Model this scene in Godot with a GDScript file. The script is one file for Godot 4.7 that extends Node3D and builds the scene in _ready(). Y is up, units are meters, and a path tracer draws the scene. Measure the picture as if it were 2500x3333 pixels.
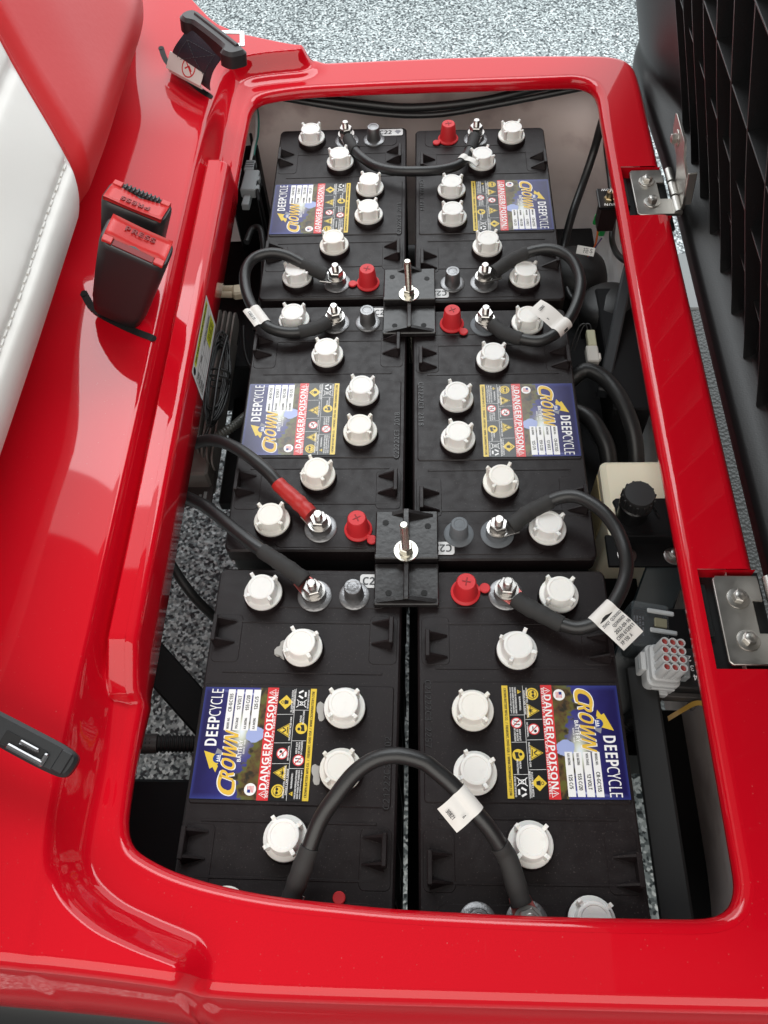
extends Node3D
# Battery bay of a red golf cart, seen from above. Lengths in metres; the tops of the batteries lie H above the floor,
# and shapes are written in coordinates whose y = 0 is that plane of battery tops.
const H := 0.6
var M := {}
var taken := {}
var rng := RandomNumberGenerator.new()
var font_regular: SystemFont
var font_bold: SystemFont
var font_mono: SystemFont

# ---------------------------------------------------------------- mesh helpers
class S:
	var st := SurfaceTool.new()
	var g := -1
	func _init():
		st.begin(Mesh.PRIMITIVE_TRIANGLES)
	func tri(a: Vector3, b: Vector3, c: Vector3):
		for v in [a, b, c]:
			st.set_smooth_group(g)
			st.add_vertex(v)
	func quad(a: Vector3, b: Vector3, c: Vector3, d: Vector3):
		tri(a, b, c)
		tri(a, c, d)
	func out_tri(a: Vector3, b: Vector3, c: Vector3, o: Vector3):
		if (c - a).cross(b - a).dot((a + b + c) / 3.0 - o) < 0.0:
			tri(a, c, b)
		else:
			tri(a, b, c)
	func out_quad(a: Vector3, b: Vector3, c: Vector3, d: Vector3, o: Vector3):
		out_tri(a, b, c, o)
		out_tri(a, c, d, o)
	func box(c: Vector3, s: Vector3, bas := Basis(), ch := 0.0008):
		var h := s * 0.5
		ch = minf(ch, minf(h.x, minf(h.y, h.z)) * 0.6)
		g = -1
		var p := {}
		for ix in [-1, 1]:
			for iy in [-1, 1]:
				for iz in [-1, 1]:
					var k := Vector3(h.x * ix, h.y * iy, h.z * iz)
					p[[ix, iy, iz, 0]] = c + bas * (k - Vector3(0, ch * iy, ch * iz))
					p[[ix, iy, iz, 1]] = c + bas * (k - Vector3(ch * ix, 0, ch * iz))
					p[[ix, iy, iz, 2]] = c + bas * (k - Vector3(ch * ix, ch * iy, 0))
					out_tri(p[[ix, iy, iz, 0]], p[[ix, iy, iz, 1]], p[[ix, iy, iz, 2]], c)
		for s1 in [-1, 1]:
			out_quad(p[[s1, -1, -1, 0]], p[[s1, 1, -1, 0]], p[[s1, 1, 1, 0]], p[[s1, -1, 1, 0]], c)
			out_quad(p[[-1, s1, -1, 1]], p[[1, s1, -1, 1]], p[[1, s1, 1, 1]], p[[-1, s1, 1, 1]], c)
			out_quad(p[[-1, -1, s1, 2]], p[[1, -1, s1, 2]], p[[1, 1, s1, 2]], p[[-1, 1, s1, 2]], c)
			for s2 in [-1, 1]:
				out_quad(p[[-1, s1, s2, 1]], p[[1, s1, s2, 1]], p[[1, s1, s2, 2]], p[[-1, s1, s2, 2]], c)
				out_quad(p[[s1, -1, s2, 0]], p[[s1, 1, s2, 0]], p[[s1, 1, s2, 2]], p[[s1, -1, s2, 2]], c)
				out_quad(p[[s1, s2, -1, 0]], p[[s1, s2, 1, 0]], p[[s1, s2, 1, 1]], p[[s1, s2, -1, 1]], c)
	# profile of (radius, height) turned round the y axis of xf
	func lathe(prof: Array, xf := Transform3D(), seg := 24):
		g = maxi(g, 0) + 1
		for i in prof.size() - 1:
			if i > 0:
				var d0: Vector2 = (prof[i] - prof[i - 1]).normalized()
				var d1: Vector2 = (prof[i + 1] - prof[i]).normalized()
				if d0.dot(d1) < 0.8:
					g += 1
			for k in seg:
				var a := TAU * k / seg
				var b := TAU * (k + 1) / seg
				var q := []
				for w in [[prof[i], a], [prof[i], b], [prof[i + 1], b], [prof[i + 1], a]]:
					q.append(xf * Vector3(w[0].x * cos(w[1]), w[0].y, w[0].x * sin(w[1])))
				if prof[i].x > 1e-6:
					tri(q[0], q[1], q[2])
				if prof[i + 1].x > 1e-6:
					tri(q[0], q[2], q[3])
		g += 1
	func tube(pts: PackedVector3Array, r, seg := 12, capped := true):
		g = maxi(g, 0) + 1
		var n := pts.size()
		var t := (pts[1] - pts[0]).normalized()
		var u := t.cross(Vector3.UP if absf(t.y) < 0.9 else Vector3.RIGHT).normalized()
		var rings := []
		for i in n:
			t = (pts[mini(i + 1, n - 1)] - pts[maxi(i - 1, 0)]).normalized()
			u = (u - t * u.dot(t)).normalized()
			var w := t.cross(u)
			var ring := PackedVector3Array()
			var rr: float = r[i] if r is PackedFloat32Array else r
			for k in seg:
				var a := TAU * k / seg
				ring.append(pts[i] + (u * cos(a) + w * sin(a)) * rr)
			rings.append(ring)
		for i in n - 1:
			for k in seg:
				var k2 := (k + 1) % seg
				quad(rings[i][k], rings[i + 1][k], rings[i + 1][k2], rings[i][k2])
		if capped:
			g += 1
			for k in seg:
				var k2 := (k + 1) % seg
				tri(pts[0], rings[0][k], rings[0][k2])
				tri(pts[n - 1], rings[n - 1][k2], rings[n - 1][k])
		g += 1
	# plan polygon (x, z) between two heights, chamfered at the top by ch
	func prism(poly: PackedVector2Array, y0: float, y1: float, xf := Transform3D(), ch := 0.0):
		var n := poly.size()
		var area := 0.0
		for i in n:
			area += poly[i].cross(poly[(i + 1) % n])
		var ins := PackedVector2Array()
		for i in n:
			var e0 := (poly[i] - poly[(i + n - 1) % n]).normalized()
			var e1 := (poly[(i + 1) % n] - poly[i]).normalized()
			var nn := (Vector2(-e0.y, e0.x) + Vector2(-e1.y, e1.x)).normalized() * signf(area)
			var k := maxf(0.5, nn.dot(Vector2(-e0.y, e0.x) * signf(area)))
			ins.append(poly[i] + nn * ch / k)
		var at := func(p: Vector2, y: float) -> Vector3: return xf * Vector3(p.x, y, p.y)
		var sides := maxi(g, 0) + 1
		for i in n:
			var j := (i + 1) % n
			g = sides if n > 10 else -1
			var a := [at.call(poly[i], y0), at.call(poly[j], y0), at.call(poly[j], y1 - ch), at.call(poly[i], y1 - ch)]
			if area < 0:
				a.reverse()
			quad(a[0], a[1], a[2], a[3])
			if ch > 0.0:
				g = sides + 1 if n > 10 else -1
				a = [at.call(poly[i], y1 - ch), at.call(poly[j], y1 - ch), at.call(ins[j], y1), at.call(ins[i], y1)]
				if area < 0:
					a.reverse()
				quad(a[0], a[1], a[2], a[3])
		g = sides + 2
		var ix := Geometry2D.triangulate_polygon(ins if ch > 0.0 else poly)
		var top := ins if ch > 0.0 else poly
		for i in range(0, ix.size(), 3):
			var a: Vector3 = at.call(top[ix[i]], y1)
			var b: Vector3 = at.call(top[ix[i + 1]], y1)
			var c: Vector3 = at.call(top[ix[i + 2]], y1)
			var up := xf.basis.y
			if (c - a).cross(b - a).dot(up) < 0:
				tri(a, c, b)
			else:
				tri(a, b, c)
		g = sides + 3
	# flat polygon in the xy plane of xf
	func flat(poly: PackedVector2Array, xf: Transform3D, z := 0.0):
		g = -1
		var ix := Geometry2D.triangulate_polygon(poly)
		for i in range(0, ix.size(), 3):
			var a := xf * Vector3(poly[ix[i]].x, poly[ix[i]].y, z)
			var b := xf * Vector3(poly[ix[i + 1]].x, poly[ix[i + 1]].y, z)
			var c := xf * Vector3(poly[ix[i + 2]].x, poly[ix[i + 2]].y, z)
			if (c - a).cross(b - a).dot(xf.basis.z) < 0:
				tri(a, c, b)
			else:
				tri(a, b, c)
	func done() -> ArrayMesh:
		st.generate_normals()
		st.index()
		return st.commit()

func lin(r: float, g: float, b: float) -> Color:
	return Color(r, g, b).linear_to_srgb()

func mat(key: String, c: Color, rough := 0.5, metal := 0.0, spec := 0.5) -> StandardMaterial3D:
	var m := StandardMaterial3D.new()
	m.resource_name = key
	m.albedo_color = c
	m.roughness = rough
	m.metallic = metal
	m.metallic_specular = spec
	M[key] = m
	return m

func noise_tex(freq: float, size := 512, kind := FastNoiseLite.TYPE_SIMPLEX_SMOOTH, octaves := 3, sd := 1, ramp: Gradient = null, normal := false, bump := 2.0) -> NoiseTexture2D:
	var n := FastNoiseLite.new()
	n.noise_type = kind
	n.frequency = freq
	n.seed = sd
	n.fractal_octaves = octaves
	var t := NoiseTexture2D.new()
	t.noise = n
	t.width = size
	t.height = size
	t.seamless = true
	t.as_normal_map = normal
	t.bump_strength = bump
	if ramp:
		t.color_ramp = ramp
	return t

func ramp(stops: Array, hard := false) -> Gradient:
	var g := Gradient.new()
	if hard:
		g.interpolation_mode = Gradient.GRADIENT_INTERPOLATE_CONSTANT
	var o := PackedFloat32Array()
	var c := PackedColorArray()
	for s in stops:
		o.append(s[0])
		c.append(s[1])
	g.offsets = o
	g.colors = c
	return g

func numbered(called: String) -> String:
	if not taken.has(called):
		taken[called] = 0
		return called
	taken[called] += 1
	return "%s_%03d" % [called, taken[called]]

func thing(called: String, label: String, category: String, at := Vector3.ZERO, group := "") -> Node3D:
	var o := Node3D.new()
	o.name = numbered(called)
	add_child(o)
	o.position = at + Vector3(0, H, 0)
	o.set_meta("label", label)
	o.set_meta("category", category)
	if group:
		o.set_meta("group", group)
	return o

func put(called: String, mesh: Mesh, m: Material, parent: Node) -> MeshInstance3D:
	var o := MeshInstance3D.new()
	o.name = called
	o.mesh = mesh
	o.material_override = m
	parent.add_child(o, true)
	if parent.get_parent() == self:
		o.position = Vector3(0, H, 0) - parent.position
	return o

func part(called: String, s: S, m: Material, parent: Node) -> MeshInstance3D:
	return put(called, s.done(), m, parent)

func spline(ctrl: Array, per := 8) -> PackedVector3Array:
	var p := PackedVector3Array()
	var n := ctrl.size()
	for i in n - 1:
		var a: Vector3 = ctrl[maxi(i - 1, 0)]
		var b: Vector3 = ctrl[i]
		var c: Vector3 = ctrl[i + 1]
		var d: Vector3 = ctrl[mini(i + 2, n - 1)]
		for k in per:
			p.append(b.cubic_interpolate(c, a, d, float(k) / per))
	p.append(ctrl[n - 1])
	return p

func spline2(ctrl: Array, per := 4, closed := true) -> PackedVector2Array:
	var p := PackedVector2Array()
	var n := ctrl.size()
	for i in (n if closed else n - 1):
		var a: Vector2 = ctrl[(i + n - 1) % n] if closed else ctrl[maxi(i - 1, 0)]
		var b: Vector2 = ctrl[i]
		var c: Vector2 = ctrl[(i + 1) % n]
		var d: Vector2 = ctrl[(i + 2) % n] if closed else ctrl[mini(i + 2, n - 1)]
		for k in per:
			var t := float(k) / per
			# centripetal-like damping keeps long straight runs straight
			var l := b.distance_to(c)
			var ma := (c - a) * 0.5
			var mb := (d - b) * 0.5
			ma = ma.limit_length(l)
			mb = mb.limit_length(l)
			var t2 := t * t
			var t3 := t2 * t
			p.append(b * (2 * t3 - 3 * t2 + 1) + ma * (t3 - 2 * t2 + t) + c * (-2 * t3 + 3 * t2) + mb * (t3 - t2))
	if not closed:
		p.append(ctrl[n - 1])
	return p

func rrect(w: float, h: float, r: float, seg := 5, c := Vector2.ZERO) -> PackedVector2Array:
	var p := PackedVector2Array()
	for q in 4:
		var o := Vector2((w * 0.5 - r) * (1 if q in [0, 3] else -1), (h * 0.5 - r) * (1 if q in [0, 1] else -1))
		for k in seg + 1:
			var a := PI * 0.5 * (q + float(k) / seg)
			p.append(c + o + Vector2(cos(a), sin(a)) * r)
	return p

func circle(r: float, seg := 20, c := Vector2.ZERO) -> PackedVector2Array:
	var p := PackedVector2Array()
	for k in seg:
		p.append(c + Vector2(cos(TAU * k / seg), sin(TAU * k / seg)) * r)
	return p

func frame(o: Vector3, x: Vector3, y: Vector3) -> Transform3D:
	x = x.normalized()
	var z := x.cross(y).normalized()
	return Transform3D(Basis(x, z.cross(x), z), o)

func upright(o: Vector3, x: Vector3, y: Vector3) -> Transform3D:   # y kept, x made square to it
	y = y.normalized()
	x = (x - y * x.dot(y)).normalized()
	return Transform3D(Basis(x, y, x.cross(y)), o)

func along(o: Vector3, axis: Vector3) -> Transform3D:   # y axis of the result points along axis
	var y := axis.normalized()
	var x := y.cross(Vector3.FORWARD if absf(y.z) < 0.9 else Vector3.RIGHT).normalized()
	return Transform3D(Basis(x, y, x.cross(y)), o)

# lettering that fills the box (centre c, width w, height h) in the xy plane of xf; it stands depth above z
func letters(st: SurfaceTool, string: String, xf: Transform3D, c: Vector2, w: float, h: float, z := 0.0001, font: Font = null, depth := 0.00008, shear := 0.0, turn := 0.0):
	var t := TextMesh.new()
	t.font = font if font else font_bold
	t.text = string
	t.font_size = 48
	t.pixel_size = 0.01
	t.depth = 0.01
	t.curve_step = 3.0
	t.width = 100000.0
	var b := t.get_aabb()
	if b.size.x <= 0.0:
		return
	var sx := w / b.size.x
	var sy := h / b.size.y
	var bas := Basis(Vector3(sx, 0, 0), Vector3(shear * sy, sy, 0), Vector3(0, 0, depth / 0.01))
	var mid := b.position + b.size * 0.5
	var local := Transform3D(Basis(Vector3(0, 0, 1), turn) * bas, Vector3.ZERO)
	local.origin = Vector3(c.x, c.y, z + depth * 0.5) - local.basis * mid
	st.append_from(t, 0, xf * local)

func lettering(called: String, st: SurfaceTool, m: Material, parent: Node) -> MeshInstance3D:
	return put(called, st.commit(), m, parent)

func new_letters() -> SurfaceTool:
	var st := SurfaceTool.new()
	st.begin(Mesh.PRIMITIVE_TRIANGLES)
	return st
# ---------------------------------------------------------------- battery
const CAPS := [Vector2(-0.0430, -0.1386), Vector2(0.0000, -0.0832), Vector2(0.0423, -0.0270), Vector2(0.0423, 0.0270), Vector2(0.0000, 0.0832), Vector2(-0.0430, 0.1386)]
const BW := 0.181
const BL := 0.3375
const STUD_FAR := Vector2(0.006, -0.1395)
const STUD_NEAR := Vector2(0.006, 0.143)
const POST_FAR := Vector2(0.0445, -0.1400)
const POST_NEAR := Vector2(0.0445, 0.145)

func label_picture() -> ImageTexture:
	# print of the upper part of the sticker: night-blue sky, pale glow, hills, river
	var w := 512
	var h := 308
	var im := Image.create(w, h, false, Image.FORMAT_RGB8)
	var n := FastNoiseLite.new()
	n.seed = 5
	n.frequency = 0.016
	n.fractal_octaves = 4
	var sky0 := Color(0.105, 0.085, 0.30)
	var sky1 := Color(0.24, 0.24, 0.56)
	var glow := Color(0.86, 0.90, 0.97)
	var green := Color(0.36, 0.36, 0.17)
	var brown := Color(0.33, 0.24, 0.15)
	var water := Color(0.60, 0.65, 0.82)
	for y in h:
		for x in w:
			var u := float(x) / w
			var v := 1.0 - float(y) / h
			var k := n.get_noise_2d(x, y)
			var c := sky0.lerp(sky1, clampf(1.1 - v * 1.25 + k * 0.1, 0, 1))
			var beam := exp(-pow((u - 0.985 + (1.0 - v) * 0.06) / 0.012, 2.0)) * 0.7 * smoothstep(0.95, 0.3, v)
			var sun := exp(-(pow((u - 0.60) / 0.20, 2.0) + pow((v - 0.34) / 0.16, 2.0)))
			c = c.lerp(Color(0.80, 0.80, 0.45), clampf(sun * 0.9, 0, 1))
			c = c.lerp(glow, clampf(sun * sun * sun * 0.9 + beam, 0, 1))
			var ridge := 0.24 + 0.05 * sin(u * 9.0) + k * 0.14 - 0.10 * smoothstep(0.55, 1.0, u) + 0.10 * smoothstep(0.35, 0.1, u)
			if v < ridge:
				var deep := clampf((ridge - v) / 0.22, 0, 1)
				var land := green.lerp(brown, clampf(deep * 0.9 + k * 1.3, 0, 1))
				land = land.lerp(Color(0.10, 0.12, 0.10), clampf(k * 2.2 - 0.25, 0, 0.7))
				c = c.lerp(land, smoothstep(0.0, 0.05, ridge - v))
			var dx := (u - 0.57 + 0.10 * (v - 0.12)) / 0.095
			var dy := (v - 0.13) / 0.15
			var lake := dx * dx * 1.5 + dy * dy * 0.8 + k * 0.6
			if lake < 1.0:
				c = c.lerp(water, smoothstep(1.0, 0.8, lake))
			var edge := minf(minf(u, 1.0 - u) / 0.05, minf(1.0 - v, 1.0) / 0.05)
			c = c.lerp(Color(0.30, 0.42, 0.75), 0.35 * (1.0 - clampf(edge, 0, 1)) * smoothstep(0.0, 0.6, v))
			im.set_pixel(x, y, c)
	return ImageTexture.create_from_image(im)

func uv_quad(xf: Transform3D, x0: float, y0: float, x1: float, y1: float, z: float) -> ArrayMesh:
	var st := SurfaceTool.new()
	st.begin(Mesh.PRIMITIVE_TRIANGLES)
	for q in [[x0, y0, 0, 1], [x0, y1, 0, 0], [x1, y1, 1, 0], [x0, y0, 0, 1], [x1, y1, 1, 0], [x1, y0, 1, 1]]:
		st.set_uv(Vector2(q[2], q[3]))
		st.set_normal(xf.basis.z)
		st.add_vertex(xf * Vector3(q[0], q[1], z))
	return st.commit()

func triangle_ring(s: S, c: Vector2, r: float, t: float, xf: Transform3D, z: float):
	var a := PackedVector2Array()
	var b := PackedVector2Array()
	for k in 3:
		var d := Vector2(0, 1).rotated(TAU * k / 3)
		a.append(c + d * r)
		b.append(c + d * (r - t))
	for k in 3:
		s.flat(PackedVector2Array([a[k], a[(k + 1) % 3], b[(k + 1) % 3], b[k]]), xf, z)

func ring(s: S, c: Vector2, r: float, t: float, xf: Transform3D, z: float):
	var seg := 18
	for k in seg:
		var d := Vector2.RIGHT.rotated(TAU * k / seg)
		var e := Vector2.RIGHT.rotated(TAU * (k + 1) / seg)
		s.flat(PackedVector2Array([c + d * r, c + e * r, c + e * (r - t), c + d * (r - t)]), xf, z)

func bar(s: S, a: Vector2, b: Vector2, t: float, xf: Transform3D, z: float):
	var n := (b - a).normalized().orthogonal() * t * 0.5
	s.flat(PackedVector2Array([a + n, b + n, b - n, a - n]), xf, z)

func blank(x: float, y: float, w: float, h: float) -> PackedVector2Array:
	return PackedVector2Array([Vector2(x, y), Vector2(x + w, y), Vector2(x + w, y + h), Vector2(x, y + h)])

# the sticker: x 0..99.3 mm to the right, y 0..103.3 mm up, seen the way its writing reads
func make_label(parent: Node):
	var xf := Transform3D(Basis(Vector3(0, 0, -1), Vector3(-1, 0, 0), Vector3(0, 1, 0)).scaled_local(Vector3(0.001, 0.001, 1)), Vector3(0.016, 0.0016, 0.0526))
	xf.basis.z = Vector3(0, 1, 0)
	var s := S.new()
	var p := PackedVector2Array()
	for q in rrect(99.3, 103.3, 2.2, 4, Vector2(49.65, 51.65)):
		var v: Vector3 = xf * Vector3(q.x, q.y, 0)
		p.append(Vector2(v.x, v.z))
	s.prism(p, 0.0011, 0.0016)
	var sticker := part("label", s, M.label_black, parent)
	var Y := 45.2
	put("landscape_print", uv_quad(xf, 0.4, Y, 98.9, 102.9, 0.00006), M.picture, sticker)
	s = S.new()
	s.flat(blank(0, 35.2, 99.3, Y - 35.2), xf, 0.00006)
	part("red_band", s, M.print_red, sticker)
	s = S.new()
	s.flat(blank(0.5, 0.6, 98.3, 5.4), xf, 0.00006)
	for c in [Vector2(8.2, 27.5), Vector2(62.6, 11.8)]:
		s.flat(circle(5.6 if c.y > 20 else 5.2, 22, c), xf, 0.00006)
	var d := Vector2(86, 27.8)
	s.flat(PackedVector2Array([d + Vector2(6.6, 0), d + Vector2(0, 6.6), d - Vector2(6.6, 0), d - Vector2(0, 6.6)]), xf, 0.00006)
	for c in [Vector2(23.5, 26.2), Vector2(60.5, 26.5)]:
		s.flat(PackedVector2Array([c + Vector2(-6.6, -4.4), c + Vector2(6.6, -4.4), c + Vector2(0, 6.8)]), xf, 0.00006)
	s.flat(PackedVector2Array([Vector2(4.3, 14.6), Vector2(8.1, 14.6), Vector2(6.2, 17.8)]), xf, 0.00006)
	# the pointed star above the brand word
	s.flat(PackedVector2Array([Vector2(25.5, 89.0), Vector2(41.0, 96.0), Vector2(37.5, 83.5), Vector2(30, 82)]), xf, 0.00014)
	s.flat(PackedVector2Array([Vector2(22.5, 83.5), Vector2(41.0, 96.0), Vector2(33, 86.5), Vector2(28, 82)]), xf, 0.00012)
	part("yellow_print", s, M.print_yellow, sticker)
	s = S.new()
	s.flat(PackedVector2Array([Vector2(31, 87.5), Vector2(43.5, 84.5), Vector2(41, 80.0), Vector2(34, 79.5)]), xf, 0.00012)
	part("grey_print", s, M.print_grey, sticker)
	s = S.new()
	s.flat(circle(4.1, 22, Vector2(34.6, 83.2)), xf, 0.00022)
	part("blue_disc", s, M.print_blue, sticker)
	# white shapes
	s = S.new()
	for k in 4:
		s.flat(blank(59.5, [74.8, 67.0, 59.2, 51.4][k], 37.5, 6.4), xf, 0.00012)
	for x in [31.5, 49.5, 75.0]:
		bar(s, Vector2(x, 20.0), Vector2(x - 0.4, 34.8), 0.3, xf, 0.00008)
	for x in [27.5, 51.5, 79.0]:
		bar(s, Vector2(x, 6.6), Vector2(x - 0.2, 19.2), 0.3, xf, 0.00008)
	bar(s, Vector2(0.6, 19.4), Vector2(98.6, 19.4), 0.3, xf, 0.00008)
	for c in [Vector2(40, 26.8), Vector2(34.5, 12.0)]:
		s.flat(circle(5.0, 20, c), xf, 0.00008)
	s.flat(circle(5.2, 20, Vector2(9.0, 51.4)), xf, 0.0001)
	for q in [Vector2(32.6, 82.0), Vector2(34.6, 82.0), Vector2(36.6, 82.0)]:
		s.flat(PackedVector2Array([q + Vector2(-0.9, 0), q + Vector2(0.9, 0), q + Vector2(0, 2.6)]), xf, 0.00028)
	bar(s, Vector2(31.6, 81.1), Vector2(37.6, 81.1), 0.9, xf, 0.00028)
	for e in [5.2, 94.4]:
		triangle_ring(s, Vector2(e, 39.8), 4.0, 0.8, xf, 0.00012)
		bar(s, Vector2(e, 39.2), Vector2(e, 41.6), 0.7, xf, 0.00012)
		s.flat(circle(0.42, 8, Vector2(e, 38.6)), xf, 0.00012)
	# crossed-out bin and three chasing arrows
	bar(s, Vector2(81.5, 9.0), Vector2(88.5, 18.0), 0.7, xf, 0.0001)
	bar(s, Vector2(88.5, 9.0), Vector2(81.5, 18.0), 0.7, xf, 0.0001)
	for e in [[83, 16.5, 87, 16.5], [83.2, 16.5, 83.8, 10.5], [86.8, 16.5, 86.2, 10.5], [83.8, 10.5, 86.2, 10.5]]:
		bar(s, Vector2(e[0], e[1]), Vector2(e[2], e[3]), 0.6, xf, 0.0001)
	for k in 3:
		var a := Vector2(93.4, 13.2) + Vector2(0, 3.6).rotated(TAU * k / 3 + 0.35)
		var b := Vector2(93.4, 13.2) + Vector2(0, 3.6).rotated(TAU * (k + 1) / 3 - 0.35)
		bar(s, a, b, 1.7, xf, 0.0001)
	part("white_print", s, M.print_white, sticker)
	s = S.new()
	for c in [Vector2(40, 26.8), Vector2(34.5, 12.0)]:
		ring(s, c, 5.0, 0.9, xf, 0.00014)
		bar(s, c + Vector2(-3.2, 3.2), c + Vector2(3.2, -3.2), 0.8, xf, 0.00018)
	for k in 5:
		bar(s, Vector2(6.4, 48.9 + k * 1.15), Vector2(11.8, 48.9 + k * 1.15), 0.55, xf, 0.00016)
	part("red_print", s, M.print_red, sticker)
	s = S.new()
	s.flat(blank(6.2, 51.2, 2.6, 2.6), xf, 0.0002)
	part("flag_canton", s, M.print_blue, sticker)
	# black shapes on yellow and white
	s = S.new()
	var f := Vector2(8.2, 27.5)
	ring(s, f, 4.3, 0.5, xf, 0.00012)
	s.flat(circle(1.25, 10, f + Vector2(-1.5, 0.8)), xf, 0.00012)
	s.flat(circle(1.25, 10, f + Vector2(1.5, 0.8)), xf, 0.00012)
	bar(s, f + Vector2(-4, 1.2), f + Vector2(4, 1.2), 0.5, xf, 0.00012)
	bar(s, f + Vector2(-1.1, -2.2), f + Vector2(1.1, -2.2), 0.4, xf, 0.00012)
	for c in [Vector2(23.5, 26.2), Vector2(60.5, 26.5)]:
		var tri := PackedVector2Array([c + Vector2(-5.5, -3.8), c + Vector2(5.5, -3.8), c + Vector2(0, 5.7)])
		for k in 3:
			bar(s, tri[k], tri[(k + 1) % 3], 0.45, xf, 0.00012)
	for k in 7:
		var c := Vector2(23.5, 24.0)
		bar(s, c, c + Vector2(0, 3.8 if k % 2 == 0 else 2.6).rotated(-1.2 + k * 0.4), 0.5, xf, 0.00012)
	bar(s, Vector2(57.6, 24.0), Vector2(63.6, 24.0), 0.8, xf, 0.00012)
	bar(s, Vector2(58.6, 28.2), Vector2(60.6, 25.2), 1.1, xf, 0.00012)
	bar(s, Vector2(62.6, 28.4), Vector2(61.2, 25.6), 0.9, xf, 0.00012)
	bar(s, Vector2(37.6, 26.0), Vector2(41.4, 26.0), 0.9, xf, 0.00012)
	s.flat(circle(1.3, 10, Vector2(41.6, 28.0)), xf, 0.00012)
	for k in [-1.4, 1.4]:
		var c := Vector2(34.5 + k, 12.0)
		s.flat(circle(0.7, 8, c + Vector2(0, 2.1)), xf, 0.00012)
		bar(s, c + Vector2(0, 1.4), c + Vector2(0, -0.6), 0.8, xf, 0.00012)
		bar(s, c + Vector2(0, -0.6), c + Vector2(-0.9, -2.6), 0.5, xf, 0.00012)
		bar(s, c + Vector2(0, -0.6), c + Vector2(0.9, -2.6), 0.5, xf, 0.00012)
	s.flat(circle(1.4, 10, Vector2(61.8, 13.9)), xf, 0.00012)
	s.flat(PackedVector2Array([Vector2(60.0, 8.6), Vector2(65.6, 9.6), Vector2(65.6, 13.0), Vector2(62.8, 11.8), Vector2(60.0, 12.2)]), xf, 0.00012)
	s.flat(PackedVector2Array([Vector2(84.6, 25.4), Vector2(87.4, 25.4), Vector2(88.2, 29.0), Vector2(83.8, 29.0)]), xf, 0.00012)
	ring(s, Vector2(86, 30.6), 1.4, 0.5, xf, 0.00012)
	bar(s, Vector2(6.2, 15.4), Vector2(6.2, 16.8), 0.6, xf, 0.00012)
	part("black_print", s, M.print_black, sticker)
	# writing
	var st := new_letters()
	letters(st, "DEEP", xf, Vector2(58.5, 91.2), 26, 10.6, 0.00012)
	letters(st, "CYCLE", xf, Vector2(84.6, 91.2), 25, 10.6, 0.00012, font_regular)
	letters(st, "BATTERY", xf, Vector2(41.5, 64.2), 19.0, 3.4, 0.00012)
	letters(st, "SINCE 1926", xf, Vector2(45, 60.9), 12.5, 1.5, 0.00012)
	letters(st, "DANGER/POISON", xf, Vector2(49.8, 40.8), 82, 6.2, 0.00012)
	letters(st, "DO NOT TIP. KEEP VENT CAPS TIGHT AND LEVEL.", xf, Vector2(49.8, 36.6), 94, 2.0, 0.00012)
	for l in [["SHIELD EYES. EXPLOSIVE", 16, 22.6, 27], ["GASES CAN CAUSE", 16, 24.6 - 4.1, 22], ["FLUSH EYES WITH", 87, 22.2, 20], ["WATER IMMEDIATELY", 87, 20.4, 22], ["NO SMOKING,", 40.5, 21.2, 13], ["SULFURIC ACID CAN", 62, 21.6, 21]]:
		letters(st, l[0], xf, Vector2(l[1], l[2]), l[3], 1.5, 0.00012)
	for l in [["WARNING:", 17.0, 16.2, 13], ["CANCER AND REPRODUCTIVE HARM", 14, 12.6, 24], ["WASH HANDS AFTER HANDLING", 14, 10.4, 24], ["www.P65Warnings.ca.gov", 14, 8.2, 24], ["KEEP OUT", 45.2, 14.4, 10], ["OF REACH", 45.2, 12.2, 10], ["OF CHILDREN", 45.0, 10.0, 11.5], ["READ", 71, 13.0, 6], ["INSTRUCTIONS", 72.4, 10.6, 12], ["BATTERY MUST BE RECYCLED", 89, 7.6, 17]]:
		letters(st, l[0], xf, Vector2(l[1], l[2]), l[3], 1.5, 0.00012)
	letters(st, "C", xf, Vector2(11.5, 72.6), 16.0, 17.4, 0.00015, font_bold, 0.00005, 0.32)
	letters(st, "ROWN", xf, Vector2(37.6, 73.2), 42.0, 14.0, 0.00015, font_bold, 0.00005, 0.32)
	lettering("white_lettering", st, M.print_white, sticker)
	st = new_letters()
	letters(st, "C", xf, Vector2(11.5, 72.6), 14.2, 15.6, 0.00028, font_bold, 0.00008, 0.32)
	letters(st, "ROWN", xf, Vector2(37.6, 73.2), 40.6, 12.2, 0.00028, font_bold, 0.00008, 0.32)
	lettering("gold_lettering", st, M.print_gold, sticker)
	st = new_letters()
	letters(st, "CROWN BATTERY MFG CO.  /  FREMONT, OHIO USA  /  WWW.CROWNBATTERY.COM", xf, Vector2(49.6, 3.3), 93, 2.6, 0.00012)
	for l in [["MODEL NO.", "CR-GC155", 78.0, 16.5], ["VOLTAGE", "12 VOLT", 70.2, 13.0], ["A.H. RATING", "155 C/20", 62.4, 14.0], ["A.H. RATING", "125 C/5", 54.6, 12.0]]:
		letters(st, l[0], xf, Vector2(65.8, l[2]), 10.0, 2.2, 0.0002)
		letters(st, l[1], xf, Vector2(84.6, l[2]), l[3], 3.2, 0.0002)
	lettering("black_lettering", st, M.print_black, sticker)

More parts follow.
